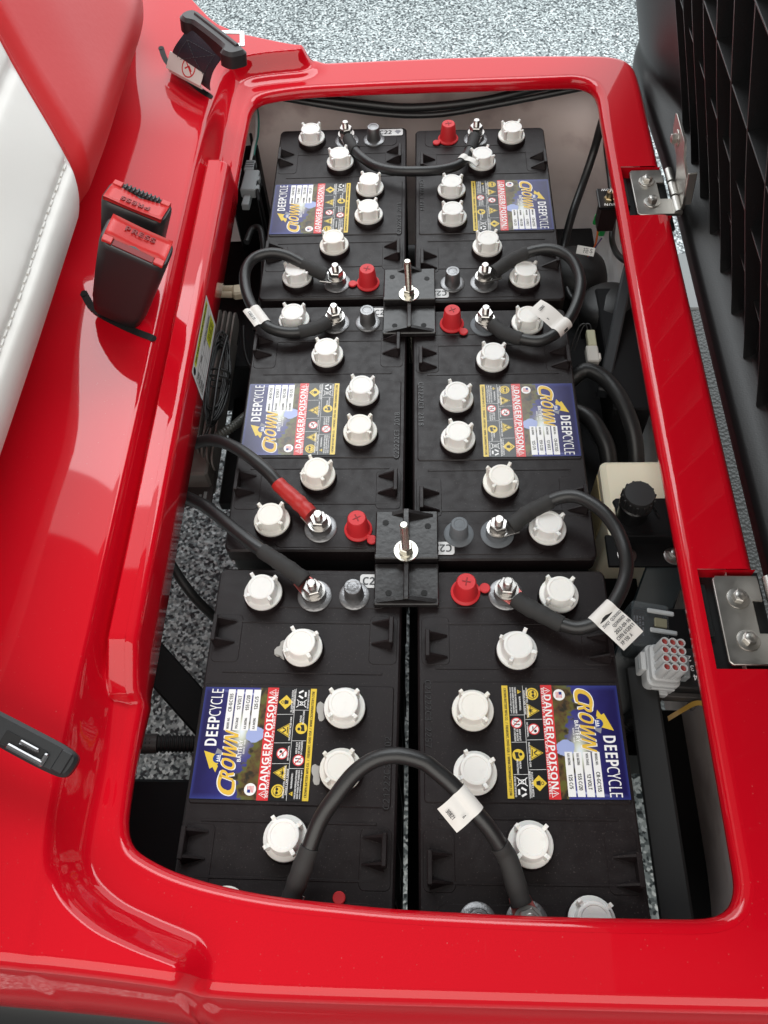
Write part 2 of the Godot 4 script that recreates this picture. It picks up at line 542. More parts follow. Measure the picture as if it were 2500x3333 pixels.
func cap_mesh() -> ArrayMesh:
	var s := S.new()
	# skirt flange, barrel, rolled rim and slightly dished top
	s.lathe([Vector2(0.0, 0.0068), Vector2(0.0176, 0.0068), Vector2(0.0184, 0.0074), Vector2(0.0184, 0.0094), Vector2(0.0178, 0.0100), Vector2(0.0146, 0.0104), Vector2(0.0140, 0.0112), Vector2(0.0134, 0.0212), Vector2(0.0129, 0.0222), Vector2(0.0118, 0.0226), Vector2(0.0104, 0.0225), Vector2(0.0100, 0.0221), Vector2(0.0, 0.0221)], Transform3D(), 32)
	for k in 4:
		var a := PI * 0.25 + PI * 0.5 * k
		var bas := Basis(Vector3.UP, -a)
		# lug: tall at the barrel, leaning out over the flange
		var prof := [Vector2(0.0125, 0.0102), Vector2(0.0168, 0.0102), Vector2(0.0172, 0.0200), Vector2(0.0181, 0.0222), Vector2(0.0176, 0.0234), Vector2(0.0160, 0.0236), Vector2(0.0144, 0.0222), Vector2(0.0125, 0.0218)]
		s.g = -1
		var o := bas * Vector3(0.0150, 0.016, 0)
		for i in prof.size():
			var p: Vector2 = prof[i]
			var q: Vector2 = prof[(i + 1) % prof.size()]
			s.out_quad(bas * Vector3(p.x, p.y, -0.0016), bas * Vector3(q.x, q.y, -0.0016), bas * Vector3(q.x, q.y, 0.0016), bas * Vector3(p.x, p.y, 0.0016), o)
		for e in [-1, 1]:
			for i in range(1, prof.size() - 1):
				s.out_tri(bas * Vector3(prof[0].x, prof[0].y, 0.0016 * e), bas * Vector3(prof[i].x, prof[i].y, 0.0016 * e), bas * Vector3(prof[i + 1].x, prof[i + 1].y, 0.0016 * e), o)
	return s.done()

func hex(s: S, c: Vector3, af: float, h: float, xf := Transform3D(), turn := 0.0):
	var p := PackedVector2Array()
	for k in 6:
		p.append(Vector2.RIGHT.rotated(TAU * k / 6 + turn) * af / sqrt(3.0))
	s.prism(p, 0, h, xf * Transform3D(Basis(), c), 0.0008)

func threaded(s: S, r: float, y0: float, y1: float, xf: Transform3D, pitch := 0.00125):
	var prof := [Vector2(0, y0), Vector2(r, y0)]
	var y := y0 + pitch * 0.5
	while y < y1 - pitch:
		prof.append(Vector2(r * 0.9, y))
		prof.append(Vector2(r, y + pitch * 0.5))
		y += pitch
	prof += [Vector2(r * 0.8, y1), Vector2(0, y1)]
	s.lathe(prof, xf, 14)

func make_stud(t: Node, at: Vector2):
	var xf := Transform3D(Basis(), Vector3(at.x, 0, at.y))
	var s := S.new()
	s.lathe([Vector2(0.0168, 0.0), Vector2(0.0168, 0.0014), Vector2(0.0158, 0.0022), Vector2(0.0118, 0.0026), Vector2(0.0112, 0.0085), Vector2(0, 0.0085)], xf, 28)
	var base := part("terminal", s, M.lead, t)
	s = S.new()
	s.lathe([Vector2(0, 0.0112), Vector2(0.0114, 0.0112), Vector2(0.0114, 0.0126), Vector2(0, 0.0126)], xf, 24)
	s.lathe([Vector2(0, 0.0127), Vector2(0.0090, 0.0127), Vector2(0.0090, 0.0146), Vector2(0, 0.0146)], xf, 20)
	part("washer", s, M.steel, base)
	s = S.new()
	hex(s, Vector3(0, 0.0147, 0), 0.0158, 0.0074, xf, rng.randf() * 2.0)
	part("nut", s, M.steel, base)
	s = S.new()
	threaded(s, 0.0044, 0.0085, 0.0305, xf)
	part("bolt", s, M.steel, base)

func make_battery() -> Node3D:
	var t := thing("battery", "", "battery")
	var s := S.new()
	s.prism(rrect(BW - 0.005, BL - 0.006, 0.006), -0.262, -0.0200)
	for v in [-0.11, -0.06, 0.0, 0.06, 0.11]:
		for e in [-1, 1]:
			s.box(Vector3(e * (BW * 0.5 - 0.002), -0.14, v), Vector3(0.003, 0.235, 0.018))
	part("case", s, M.case, t)
	s = S.new()
	s.prism(rrect(BW, BL, 0.007), -0.0205, 0.0, Transform3D(), 0.0018)
	# raised middle panel and shallow pads moulded into the lid
	s.prism(rrect(BW - 0.008, 0.106, 0.003, 5, Vector2(-0.001, 0.003)), 0.0, 0.0011, Transform3D(), 0.0008)
	for v in [-0.145, 0.147]:
		s.prism(rrect(0.118, 0.036, 0.009, 5, Vector2(0.018, v)), 0.0, 0.0007, Transform3D(), 0.0005)
	for v in [-0.095, 0.096]:
		for u in [-0.074, 0.074]:
			s.prism(rrect(0.026, 0.048, 0.005, 5, Vector2(u, v)), 0.0, 0.0005, Transform3D(), 0.0004)
	for v in [-0.062, 0.069, 0.113, -0.112]:
		s.box(Vector3(0, 0.0002, v), Vector3(BW * 0.82, 0.0009, 0.0022), Basis(), 0.0004)
	part("lid", s, M.lid, t)
	for e in [[0.0815, 1, -0.1015], [0.0815, 1, 0.090], [-0.0850, -1, -0.1015], [-0.0850, -1, 0.089]]:
		s = S.new()
		s.box(Vector3(e[0], 0.0055, e[2]), Vector3(0.0042, 0.013, 0.026), Basis(), 0.0006)
		var far: float = e[0] - e[1] * 0.0185
		for f in [-1, 1]:
			var z: float = e[2] + 0.0105 * f
			var a := Vector3(e[0], 0.0108, z)
			s.g = -1
			var o := Vector3(e[0] - e[1] * 0.006, 0.003, z)
			var w := 0.0058
			var tip := 0.0007
			var low := -0.001
			for h in [-1, 1]:
				s.out_tri(a + Vector3(0, 0.001, 0.0010 * h), Vector3(e[0], low, z + w * h), Vector3(far, low, z + tip * h), o)
				s.out_tri(a + Vector3(0, 0.001, 0.0010 * h), Vector3(far, low, z + tip * h), Vector3(far, 0.0016, z + tip * h), o)
			s.out_quad(a + Vector3(0, 0.001, -0.0010), a + Vector3(0, 0.001, 0.0010), Vector3(far, 0.0016, z + tip), Vector3(far, 0.0016, z - tip), o)
			s.out_quad(Vector3(far, low, z - tip), Vector3(far, low, z + tip), Vector3(far, 0.0016, z + tip), Vector3(far, 0.0016, z - tip), o)
		part("carry_bracket", s, M.lid, t)
	var cm := cap_mesh()
	var cs := S.new()
	cs.lathe([Vector2(0.0196, -0.0005), Vector2(0.0192, 0.0055), Vector2(0.0184, 0.0068), Vector2(0, 0.0068)], Transform3D(), 28)
	var cmesh := cs.done()
	for c in CAPS:
		var o := put("vent_cap", cm, [M.cap, M.cap_warm, M.cap_grey][rng.randi() % 3], t)
		o.position = Vector3(c.x, 0, c.y)
		o.rotation.y = rng.randf_range(-0.30, 0.30)
		put("collar", cmesh, M.lid, o)
	make_stud(t, STUD_FAR)
	make_stud(t, STUD_NEAR)
	s = S.new()
	s.lathe([Vector2(0.0152, 0.0), Vector2(0.0150, 0.0016), Vector2(0.0140, 0.0024), Vector2(0.0098, 0.0028), Vector2(0.0094, 0.0060), Vector2(0.0086, 0.0205), Vector2(0.0078, 0.0216), Vector2(0.0055, 0.0218), Vector2(0.0050, 0.0214), Vector2(0.0030, 0.0217), Vector2(0, 0.0217)], Transform3D(Basis(), Vector3(POST_FAR.x, 0, POST_FAR.y)), 28)
	part("lead_post", s, M.lead, t)
	# red cover on the other post: cone with a flange, a pull tab and a moulded cross
	var xf := Transform3D(Basis(), Vector3(POST_NEAR.x, 0, POST_NEAR.y))
	s = S.new()
	s.lathe([Vector2(0.0142, 0.0012), Vector2(0.0142, 0.0026), Vector2(0.0120, 0.0040), Vector2(0.0110, 0.0080), Vector2(0.0094, 0.0236), Vector2(0.0084, 0.0250), Vector2(0, 0.0250)], xf, 28)
	s.prism(circle(0.0052, 14, Vector2(0.0175, 0.0075)), 0.0022, 0.0042, xf, 0.0006)
	s.box(xf * Vector3(0.0135, 0.0030, 0.0058), Vector3(0.006, 0.002, 0.005), Basis(Vector3.UP, -0.4))
	var cover := part("post_cover", s, M.red_rubber, t)
	s = S.new()
	for a in [PI * 0.25, -PI * 0.25]:
		s.box(xf * Vector3(0, 0.0252, 0), Vector3(0.0085, 0.0006, 0.0010), Basis(Vector3.UP, a), 0.0002)
	part("moulded_cross", s, M.red_dark, cover)
	make_label(t)
	s = S.new()
	s.prism(rrect(0.036, 0.0145, 0.003, 4, Vector2(0.0672, -0.1560)), 0.0007, 0.0012)
	var tag := part("code_sticker", s, M.sticker, t)
	var st := new_letters()
	var lx := Transform3D(Basis(Vector3(1, 0, 0), Vector3(0, 0, -1), Vector3(0, 1, 0)), Vector3(0.0672, 0.0012, -0.1560))
	letters(st, "C22", lx, Vector2(-0.0065, 0), 0.0175, 0.0085, 0.0001)
	lettering("black_lettering", st, M.print_black, tag)
	s = S.new()
	s.flat(PackedVector2Array([Vector2(0.0065, 0.0015), Vector2(0.0085, 0.0042), Vector2(0.0135, 0.0042), Vector2(0.0155, 0.0015), Vector2(0.0110, -0.0045)]), lx, 0.0001)
	part("gem_print", s, M.print_grey, tag)
	return t

func serial(t: Node3D, code: String):
	var st := new_letters()
	var lx := Transform3D(Basis(Vector3(0, 0, -1), Vector3(-1, 0, 0), Vector3(0, 1, 0)), Vector3(0.0815, 0.0, 0.0265))
	letters(st, code, lx, Vector2.ZERO, 0.061, 0.0054, 0.0008, font_mono, 0.0010)
	lettering("embossed_code", st, M.embossed, t).position = Vector3.ZERO
# ---------------------------------------------------------------- cart body
# heights come from plan curves: the outline of the opening, the outer outline and the top edge of the raised left panel
var opening: PackedVector2Array
var outline: PackedVector2Array
var step_top: PackedVector2Array
var step_area: PackedVector2Array
const NOTCHES := [[0.2625, -0.3550, -0.2640], [0.2605, 0.2100, 0.3040]]

func seg_dist(p: Vector2, poly: PackedVector2Array, closed: bool) -> float:
	var best := 1e9
	var n := poly.size()
	for i in (n if closed else n - 1):
		var a := poly[i]
		var e := poly[(i + 1) % n] - a
		var w := p - a
		var d := (w - e * clampf(w.dot(e) / e.dot(e), 0.0, 1.0)).length_squared()
		if d < best:
			best = d
	return sqrt(best)

func inside(p: Vector2, poly: PackedVector2Array) -> bool:
	var odd := false
	var n := poly.size()
	var b := poly[n - 1]
	for i in n:
		var a := poly[i]
		if (a.y > p.y) != (b.y > p.y) and p.x < (b.x - a.x) * (p.y - a.y) / (b.y - a.y) + a.x:
			odd = not odd
		b = a
	return odd

func upper(x: float, z: float) -> float:
	return 0.098 - 0.018 * smoothstep(0.36, 0.56, absf(z)) + lerpf(0.030, 0.016, smoothstep(-0.10, 0.12, z)) * smoothstep(0.258, 0.40, -x) - 0.003 * smoothstep(0.268, 0.255, -x)

func lower(x: float, z: float) -> float:
	return 0.050 - 0.004 * smoothstep(0.49, 0.56, z) + 0.0015 * sin(x * 3.0)

func edge_roll(p: Vector2) -> float:      # the outer edge is rolled tighter where the raised tier narrows to a point
	return lerpf(1.0, 0.40, smoothstep(-0.135, -0.155, p.x) * smoothstep(-0.45, -0.5, p.y))

func surface(x: float, z: float) -> float:
	var lo := lower(x, z)
	var h := lo
	if x < -0.10:
		var p := Vector2(x, z)
		var d := seg_dist(p, step_top, false)
		var w := 0.0105
		if z > 0.25:
			w += 0.010 * smoothstep(0.30, 0.40, z) - 0.003 * smoothstep(0.50, 0.53, z)
		if inside(p, step_area):
			d = -d
		var t := clampf((d + 0.0060) / (w + 0.0060), 0.0, 1.0)
		var f := 1.0 - t * t * (3.0 - 2.0 * t)
		h = lerpf(lo, upper(x, z), f)
		if d > 0.0:
			h += (0.005 - 0.0035 * smoothstep(0.35, 0.45, z)) * exp(-pow((d - w) / 0.010, 2.0)) * smoothstep(0.0, 0.008, d)
		if x > -0.2545 and z > -0.37 and z < 0.36:
			# seat ledge: a long flat pad that stands out of the slope
			var top := 0.0835
			var k := smoothstep(-0.3500, -0.3440, z)
			var n := 1.0 - smoothstep(0.2900, 0.3380, z)
			n = n if z < 0.334 else minf(n, 1.0 - smoothstep(0.333, 0.3385, z))
			var near_slope := lerpf(0.058, top, clampf((0.338 - z) / 0.046, 0.0, 1.0))
			var pad := minf(top, near_slope) if z > 0.28 else top
			pad = lerpf(lo, pad, k)
			if z > 0.333:
				pad = lerpf(pad, lo, smoothstep(0.333, 0.3385, z))
			var side := smoothstep(-0.2545, -0.2515, x)
			pad = lerpf(h, pad, side)
			# soft union
			var e := clampf(0.5 + 0.5 * (pad - h) / 0.003, 0.0, 1.0)
			h = lerpf(h, pad, e) + 0.003 * e * (1.0 - e)
	return h

func normal_at(x: float, z: float) -> Vector3:
	var e := 0.0013
	return Vector3(surface(x - e, z) - surface(x + e, z), 2.0 * e, surface(x, z - e) - surface(x, z + e)).normalized()

func grid_lines(spans: Array) -> PackedFloat32Array:
	var p := PackedFloat32Array()
	for s in spans:
		var n := int(round((s[1] - s[0]) / s[2]))
		for i in n:
			p.append(s[0] + (s[1] - s[0]) * i / n)
	p.append(spans[-1][1])
	return p

func body_panel() -> ArrayMesh:
	var xs := grid_lines([[-0.80, -0.42, 0.02], [-0.42, -0.30, 0.01], [-0.30, -0.275, 0.004], [-0.275, -0.218, 0.0016], [-0.218, -0.14, 0.0020], [-0.14, -0.13, 0.005], [-0.13, 0.2605, 0.012], [0.2605, 0.2625, 0.002], [0.2625, 0.322, 0.0085]])
	var zs := grid_lines([[-0.86, -0.70, 0.02], [-0.70, -0.612, 0.008], [-0.612, -0.53, 0.0018], [-0.53, -0.355, 0.0085], [-0.355, -0.335, 0.0016], [-0.335, -0.264, 0.01], [-0.264, 0.21, 0.014], [0.21, 0.304, 0.006], [0.304, 0.326, 0.004], [0.326, 0.342, 0.0014], [0.342, 0.45, 0.006], [0.45, 0.540, 0.0017], [0.540, 0.564, 0.004]])
	var nx := xs.size()
	var nz := zs.size()
	var sd := PackedFloat32Array()
	var hh := PackedFloat32Array()
	var nn := PackedVector3Array()
	sd.resize(nx * nz)
	hh.resize(nx * nz)
	nn.resize(nx * nz)
	for j in nz:
		for i in nx:
			var p := Vector2(xs[i], zs[j])
			var a := seg_dist(p, opening, true)
			if inside(p, opening):
				a = -a
			var b := seg_dist(p, outline, true)
			if not inside(p, outline):
				b = -b
			var s := minf(a - 0.0105, b - 0.0115 * edge_roll(p))
			sd[j * nx + i] = s
			if s > -0.03:
				hh[j * nx + i] = surface(p.x, p.y)
				nn[j * nx + i] = normal_at(p.x, p.y)
	var st := SurfaceTool.new()
	st.begin(Mesh.PRIMITIVE_TRIANGLES)
	for j in nz - 1:
		for i in nx - 1:
			var cut := false
			for q in NOTCHES:
				if xs[i] > q[0] - 1e-5 and zs[j] > q[1] - 1e-5 and zs[j + 1] < q[2] + 1e-5:
					cut = true
			if cut:
				continue
			var id := [j * nx + i, j * nx + i + 1, (j + 1) * nx + i + 1, (j + 1) * nx + i]
			if maxf(maxf(sd[id[0]], sd[id[1]]), maxf(sd[id[2]], sd[id[3]])) <= 0.0:
				continue
			for tr in [[0, 1, 2], [0, 2, 3]]:
				var out := []
				for k in 3:
					var a: int = id[tr[k]]
					var b: int = id[tr[(k + 1) % 3]]
					var pa := Vector2(xs[a % nx], zs[a / nx])
					var pb := Vector2(xs[b % nx], zs[b / nx])
					if sd[a] > 0.0:
						out.append([Vector3(pa.x, hh[a], pa.y), nn[a]])
					if (sd[a] > 0.0) != (sd[b] > 0.0):
						var m := pa.lerp(pb, sd[a] / (sd[a] - sd[b]))
						out.append([Vector3(m.x, surface(m.x, m.y), m.y), normal_at(m.x, m.y)])
				for k in range(1, out.size() - 1):
					for v in [out[0], out[k], out[k + 1]]:
						st.set_normal(v[1])
						st.add_vertex(v[0])
	st.index()
	return st.commit()

# rounded lip along a closed outline; side = +1 where the sheet lies outside the curve (the opening), -1 inside (the outer edge)
func lip(curve: PackedVector2Array, side: float, prof: Array, skip_notch: bool, drop: Callable) -> ArrayMesh:
	var n := curve.size()
	var area := 0.0
	for i in n:
		area += curve[i].cross(curve[(i + 1) % n])
	var rows := []
	for i in n:
		var e := (curve[(i + 1) % n] - curve[(i + n - 1) % n]).normalized()
		var nrm := Vector2(e.y, -e.x) * signf(area)      # away from the inside of the curve
		nrm *= side
		var k := edge_roll(curve[i]) if skip_notch else 1.0
		var start: Vector2 = curve[i] + nrm * prof[0].x * k
		var base := surface(start.x, start.y)
		var row := PackedVector3Array()
		for q in prof:
			var p: Vector2 = curve[i] + nrm * q.x * k
			row.append(Vector3(p.x, base + q.y * k, p.y))
		var last: float = row[-1].y
		for q in drop.call(curve[i], last):
			var p: Vector2 = curve[i] - nrm * q.x
			row.append(Vector3(p.x, q.y, p.y))
		rows.append(row)
	var s := S.new()
	s.g = 0
	for i in n:
		var j := (i + 1) % n
		if skip_notch:
			var skip := false
			for q in NOTCHES:
				if curve[i].x > 0.29 and curve[i].y > q[1] - 0.001 and curve[j].y < q[2] + 0.001 and curve[i].y < q[2] + 0.001 and curve[j].y > q[1] - 0.001:
					skip = true
			if skip:
				continue
		for k in rows[i].size() - 1:
			s.quad(rows[i][k], rows[j][k], rows[j][k + 1], rows[i][k + 1])
	return s.done()

func resampled(c: PackedVector2Array, most: float) -> PackedVector2Array:
	var p := PackedVector2Array()
	for i in c.size():
		var a := c[i]
		var b := c[(i + 1) % c.size()]
		var k := maxi(1, int(ceil(a.distance_to(b) / most)))
		for q in k:
			p.append(a.lerp(b, float(q) / k))
	return p

func body_curves():
	var o := [[-0.2235, -0.410], [-0.2225, -0.470], [-0.2215, -0.500], [-0.2170, -0.519], [-0.2070, -0.529], [-0.186, -0.536], [-0.146, -0.542], [-0.096, -0.544], [-0.005, -0.546], [0.111, -0.546], [0.180, -0.546], [0.222, -0.546], [0.238, -0.541], [0.249, -0.529], [0.253, -0.507], [0.2525, -0.460], [0.252, -0.318], [0.250, -0.151], [0.2485, 0.081], [0.2485, 0.230], [0.248, 0.386], [0.2475, 0.445], [0.2465, 0.470], [0.240, 0.484], [0.227, 0.491], [0.205, 0.493], [0.102, 0.493], [0.037, 0.4915], [-0.007, 0.490], [-0.051, 0.487], [-0.089, 0.484], [-0.120, 0.480], [-0.152, 0.474], [-0.178, 0.467], [-0.198, 0.459], [-0.212, 0.451], [-0.2190, 0.441], [-0.2220, 0.427], [-0.2230, 0.399], [-0.2235, 0.345], [-0.2235, 0.335], [-0.2255, 0.325], [-0.2260, 0.300], [-0.2260, 0.100], [-0.2260, -0.100], [-0.2260, -0.335], [-0.2255, -0.343], [-0.2238, -0.350]]
	var c := []
	for q in o:
		c.append(Vector2(q[0], q[1]))
	opening = spline2(c, 3)
	c = []
	for q in [[-0.80, -0.85], [-0.42, -0.80], [-0.341, -0.728], [-0.315, -0.698], [-0.279, -0.658], [-0.219, -0.630], [-0.172, -0.611], [-0.152, -0.607], [-0.138, -0.611], [-0.062, -0.613], [0.114, -0.614], [0.235, -0.608], [0.270, -0.605], [0.290, -0.599], [0.304, -0.588], [0.312, -0.566], [0.314, -0.512], [0.3135, -0.450], [0.313, -0.355], [0.3125, -0.264], [0.312, 0.0], [0.312, 0.210], [0.312, 0.304], [0.312, 0.50], [0.307, 0.535], [0.29, 0.549], [0.26, 0.552], [0.0, 0.5525], [-0.10, 0.552], [-0.145, 0.5500], [-0.156, 0.5465], [-0.22, 0.5405], [-0.28, 0.5365], [-0.42, 0.528], [-0.80, 0.50]]:
		c.append(Vector2(q[0], q[1]))
	outline = spline2(c, 3)
	c = []
	for q in [[-0.148, -0.70], [-0.1495, -0.602], [-0.1515, -0.593], [-0.160, -0.5885], [-0.200, -0.584], [-0.230, -0.577], [-0.2465, -0.563], [-0.2535, -0.540], [-0.2555, -0.50], [-0.2565, -0.35], [-0.2575, -0.10], [-0.258, 0.10], [-0.2585, 0.30], [-0.2605, 0.40], [-0.2615, 0.44], [-0.2580, 0.468], [-0.2450, 0.489], [-0.2200, 0.5065], [-0.190, 0.518], [-0.165, 0.5255], [-0.1565, 0.5285], [-0.1530, 0.534], [-0.1520, 0.60]]:
		c.append(Vector2(q[0], q[1]))
	step_top = spline2(c, 9, false)
	step_area = step_top.duplicate()
	step_area.append(Vector2(-1.0, 0.60))
	step_area.append(Vector2(-1.0, -0.90))

func make_body():
	body_curves()
	var t := cart
	put("body_panel", body_panel(), M.paint, t)
	var fine := resampled(opening, 0.006)
	var inner := func(p: Vector2, last: float) -> Array:
		var low := 0.036
		if p.x < -0.2:
			low = lerpf(low, 0.022, smoothstep(-0.352, -0.34, p.y) * (1.0 - smoothstep(0.30, 0.40, p.y)))
		return [Vector2(0.0, lerpf(last, low, 0.5)), Vector2(0.0, low), Vector2(-0.0022, low - 0.0004), Vector2(-0.0024, low + 0.006)]
	put("opening_lip", lip(fine, 1.0, [Vector2(0.0112, -0.00012), Vector2(0.0080, -0.0002), Vector2(0.0055, -0.0009), Vector2(0.0034, -0.0021), Vector2(0.0018, -0.0038), Vector2(0.0006, -0.0060), Vector2(0, -0.0090)], false, inner), M.paint, t)
	var outer := func(p: Vector2, last: float) -> Array:
		if p.y > 0.45:
			return [Vector2(0.006, last - 0.02), Vector2(0.015, last - 0.05), Vector2(0.023, last - 0.09), Vector2(0.027, last - 0.150)]
		return [Vector2(0.001, last - 0.03), Vector2(0.0015, last - 0.07), Vector2(0.002, last - 0.12), Vector2(0.004, last - 0.26)]
	put("outer_skirt", lip(resampled(outline, 0.0035), -1.0, [Vector2(0.0120, -0.00012), Vector2(0.0085, -0.0003), Vector2(0.0058, -0.0014), Vector2(0.0034, -0.0033), Vector2(0.0014, -0.0062), Vector2(0.0003, -0.0092), Vector2(0, -0.0120)], true, outer), M.paint, t)
	# black sill under the near edge
	var s := S.new()
	s.g = 0
	var prev := []
	for k in 41:
		var x := -0.80 + 1.16 * k / 40.0
		var z := 0.5545 + 0.014 * smoothstep(-0.45, -0.15, x) + 0.012 * smoothstep(-0.2, 0.15, x)
		var row := []
		for q in [[-0.002, -0.080], [0.014, -0.088], [0.019, -0.096], [0.026, -0.104], [0.050, -0.112], [0.072, -0.116], [0.082, -0.126], [0.084, -0.20]]:
			row.append(Vector3(x, q[1], z + q[0] - 0.004))
		if prev:
			for i in row.size() - 1:
				s.quad(prev[i], row[i], row[i + 1], prev[i + 1])
		prev = row
	part("rocker_panel", s, M.trim, t)
	# inside of the outer skin: unpainted pale plastic
	s = S.new()
	s.g = 0
	var plan := spline2([Vector2(-0.70, -0.600), Vector2(-0.20, -0.597), Vector2(0.10, -0.597), Vector2(0.215, -0.594), Vector2(0.262, -0.572), Vector2(0.284, -0.525), Vector2(0.289, -0.40), Vector2(0.288, 0.0), Vector2(0.287, 0.42), Vector2(0.280, 0.49), Vector2(0.255, 0.522), Vector2(0.20, 0.530), Vector2(-0.2, 0.528)], 6, false)
	for i in plan.size() - 1:
		for k in 4:
			var y0 := 0.045 - 0.08 * k
			var y1 := 0.045 - 0.08 * (k + 1)
			var f0 := 1.0 + 0.018 * k
			var f1 := 1.0 + 0.018 * (k + 1)
			s.quad(Vector3(plan[i].x * f0, y0, plan[i].y), Vector3(plan[i + 1].x * f0, y0, plan[i + 1].y), Vector3(plan[i + 1].x * f1, y1, plan[i + 1].y), Vector3(plan[i].x * f1, y1, plan[i].y))
	part("inner_skin", s, M.inner, t)
	# hinge wells: black floor and steel-grey walls under the two cut-outs in the right rail
	for q in NOTCHES:
		s = S.new()
		var w: float = 0.312 - q[0]
		s.box(Vector3(q[0] + w * 0.5 + 0.002, 0.032, (q[1] + q[2]) * 0.5), Vector3(w + 0.012, 0.004, q[2] - q[1] + 0.010), Basis(), 0.0004)
		s.box(Vector3(q[0] + 0.004, 0.037, (q[1] + q[2]) * 0.5 - 0.012), Vector3(0.008, 0.006, 0.05), Basis(), 0.0004)
		part("hinge_well", s, M.trim, t)
		s = S.new()
		s.g = -1
		var y := 0.0503
		var c := [Vector3(q[0], y, q[1]), Vector3(q[0], y, q[2]), Vector3(0.3125, y - 0.001, q[2]), Vector3(0.3125, y - 0.001, q[1])]
		for k in [0, 1, 3]:
			var a: Vector3 = c[k]
			var b: Vector3 = c[(k + 1) % 4]
			var d := Vector3(0, -0.017, 0)
			s.quad(a, b, b + d, a + d)
		part("hinge_well_edge", s, M.paint, t)
	# slots for the belts: flat black strips on the panel, shaded depth put into the colour
	for q in [[Vector3(-0.340, 0.112, -0.080), Vector3(-0.325, 0.111, -0.060), Vector3(-0.297, 0.110, -0.046), Vector3(-0.2640, 0.1005, -0.0330)], [Vector3(-0.343, 0.112, -0.566), Vector3(-0.330, 0.110, -0.535), Vector3(-0.300, 0.104, -0.505), Vector3(-0.2645, 0.093, -0.469)]]:
		var pts := spline(q, 6)
		s = S.new()
		s.g = 0
		for i in pts.size() - 1:
			for e in 2:
				var a: Vector3 = pts[i]
				var b: Vector3 = pts[i + 1]
				a.y = surface(a.x, a.z) + 0.0009
				b.y = surface(b.x, b.z) + 0.0009
				var d := (b - a).normalized()
				var n := Vector3(-d.z, 0, d.x) * 0.0042
				if e == 0:
					s.quad(a - n, b - n, b + n, a + n)
		for e in [0, pts.size() - 1]:
			s.lathe([Vector2(0.0042, 0.0), Vector2(0.0042, 0.0009), Vector2(0, 0.0009)], Transform3D(Basis(), Vector3(pts[e].x, surface(pts[e].x, pts[e].z), pts[e].z)), 14)
		part("belt_slot", s, M.black, t)
	make_sticker(t)

func make_sticker(t: Node3D):
	# on the wall under the ledge: x runs from near to far, y up, facing +x
	var xf := Transform3D(Basis(Vector3(0, 0, -0.001), Vector3(0, 0.001, 0), Vector3(1, 0, 0)), Vector3(-0.2252, 0.026, -0.008))
	var w := 112.0
	var h := 48.0
	var s := S.new()
	s.flat(rrect(w, h, 2.0, 4, Vector2(w, h) * 0.5), xf, 0.0)
	var o := part("tire_sticker", s, M.sticker, t)
	s = S.new()
	s.flat(blank(14, 38.5, 92, 7.0), xf, 0.0002)
	s.flat(blank(70, 6, 36, 17), xf, 0.0002)
	part("yellow_print", s, M.print_lime, o)
	s = S.new()
	s.flat(circle(4.4, 18, Vector2(7.5, 40.5)), xf, 0.0002)
	for y in [31.0, 24.0, 17.5, 11.0, 4.5]:
		bar(s, Vector2(4, y), Vector2(68 if y < 24 else 106, y), 0.5, xf, 0.0002)
	for x in [4.0, 26.0, 48.0, 68.0]:
		bar(s, Vector2(x, 4.5), Vector2(x, 31), 0.5, xf, 0.0002)
	part("ruled_print", s, M.print_black, o)
	var st := new_letters()
	letters(st, "TIRE AND LOADING INFORMATION", xf, Vector2(60, 42), 86, 4.6, 0.0003)
	for l in [["TIRE", 12, 27.5, 10], ["SIZE", 36, 27.5, 10], ["COLD TIRE PRESSURE", 78, 27.5, 44], ["FRONT", 12, 20.7, 12], ["REAR", 12, 14.2, 11], ["SPARE", 12, 7.8, 12]]:
		letters(st, l[0], xf, Vector2(l[1], l[2]), l[3], 3.4, 0.0003)
	for l in [["SEE OWNER'S", 88, 19.0], ["MANUAL FOR", 88, 14.5], ["ADDITIONAL", 88, 10.0]]:
		letters(st, l[0], xf, Vector2(l[1], l[2]), 29, 3.0, 0.0003)
	lettering("black_lettering", st, M.print_black, o)
# ---------------------------------------------------------------- cables, hold-downs, hinges, belts
func path_part(p: PackedVector3Array, a: float, b: float) -> PackedVector3Array:   # piece of a path by length from a to b metres
	var out := PackedVector3Array()
	var l := 0.0
	for i in p.size() - 1:
		var d := p[i].distance_to(p[i + 1])
		if l + d > a and out.is_empty():
			out.append(p[i].lerp(p[i + 1], clampf((a - l) / d, 0, 1)))
		if l + d >= b:
			out.append(p[i].lerp(p[i + 1], clampf((b - l) / d, 0, 1)))
			return out
		if l >= a:
			out.append(p[i + 1])
		l += d
	return out

func path_length(p: PackedVector3Array) -> float:
	var l := 0.0
	for i in p.size() - 1:
		l += p[i].distance_to(p[i + 1])
	return l

func lug(t: Node3D, stud: Vector3, towards: Vector3, m: Material):
	var s := S.new()
	var d := (towards - stud)
	d.y = 0.0
	d = d.normalized()
	var side := Vector3(-d.z, 0, d.x)
	var xf := Transform3D(Basis(d, Vector3.UP, side), stud)
	s.prism(PackedVector2Array([Vector2(-0.0075, -0.0055), Vector2(-0.0095, 0), Vector2(-0.0075, 0.0055), Vector2(-0.002, 0.0098), Vector2(0.006, 0.0098), Vector2(0.020, 0.0080), Vector2(0.020, -0.0080), Vector2(0.006, -0.0098), Vector2(-0.002, -0.0098)]), 0.0, 0.0022, xf, 0.0004)
	part("lug", s, m, t)

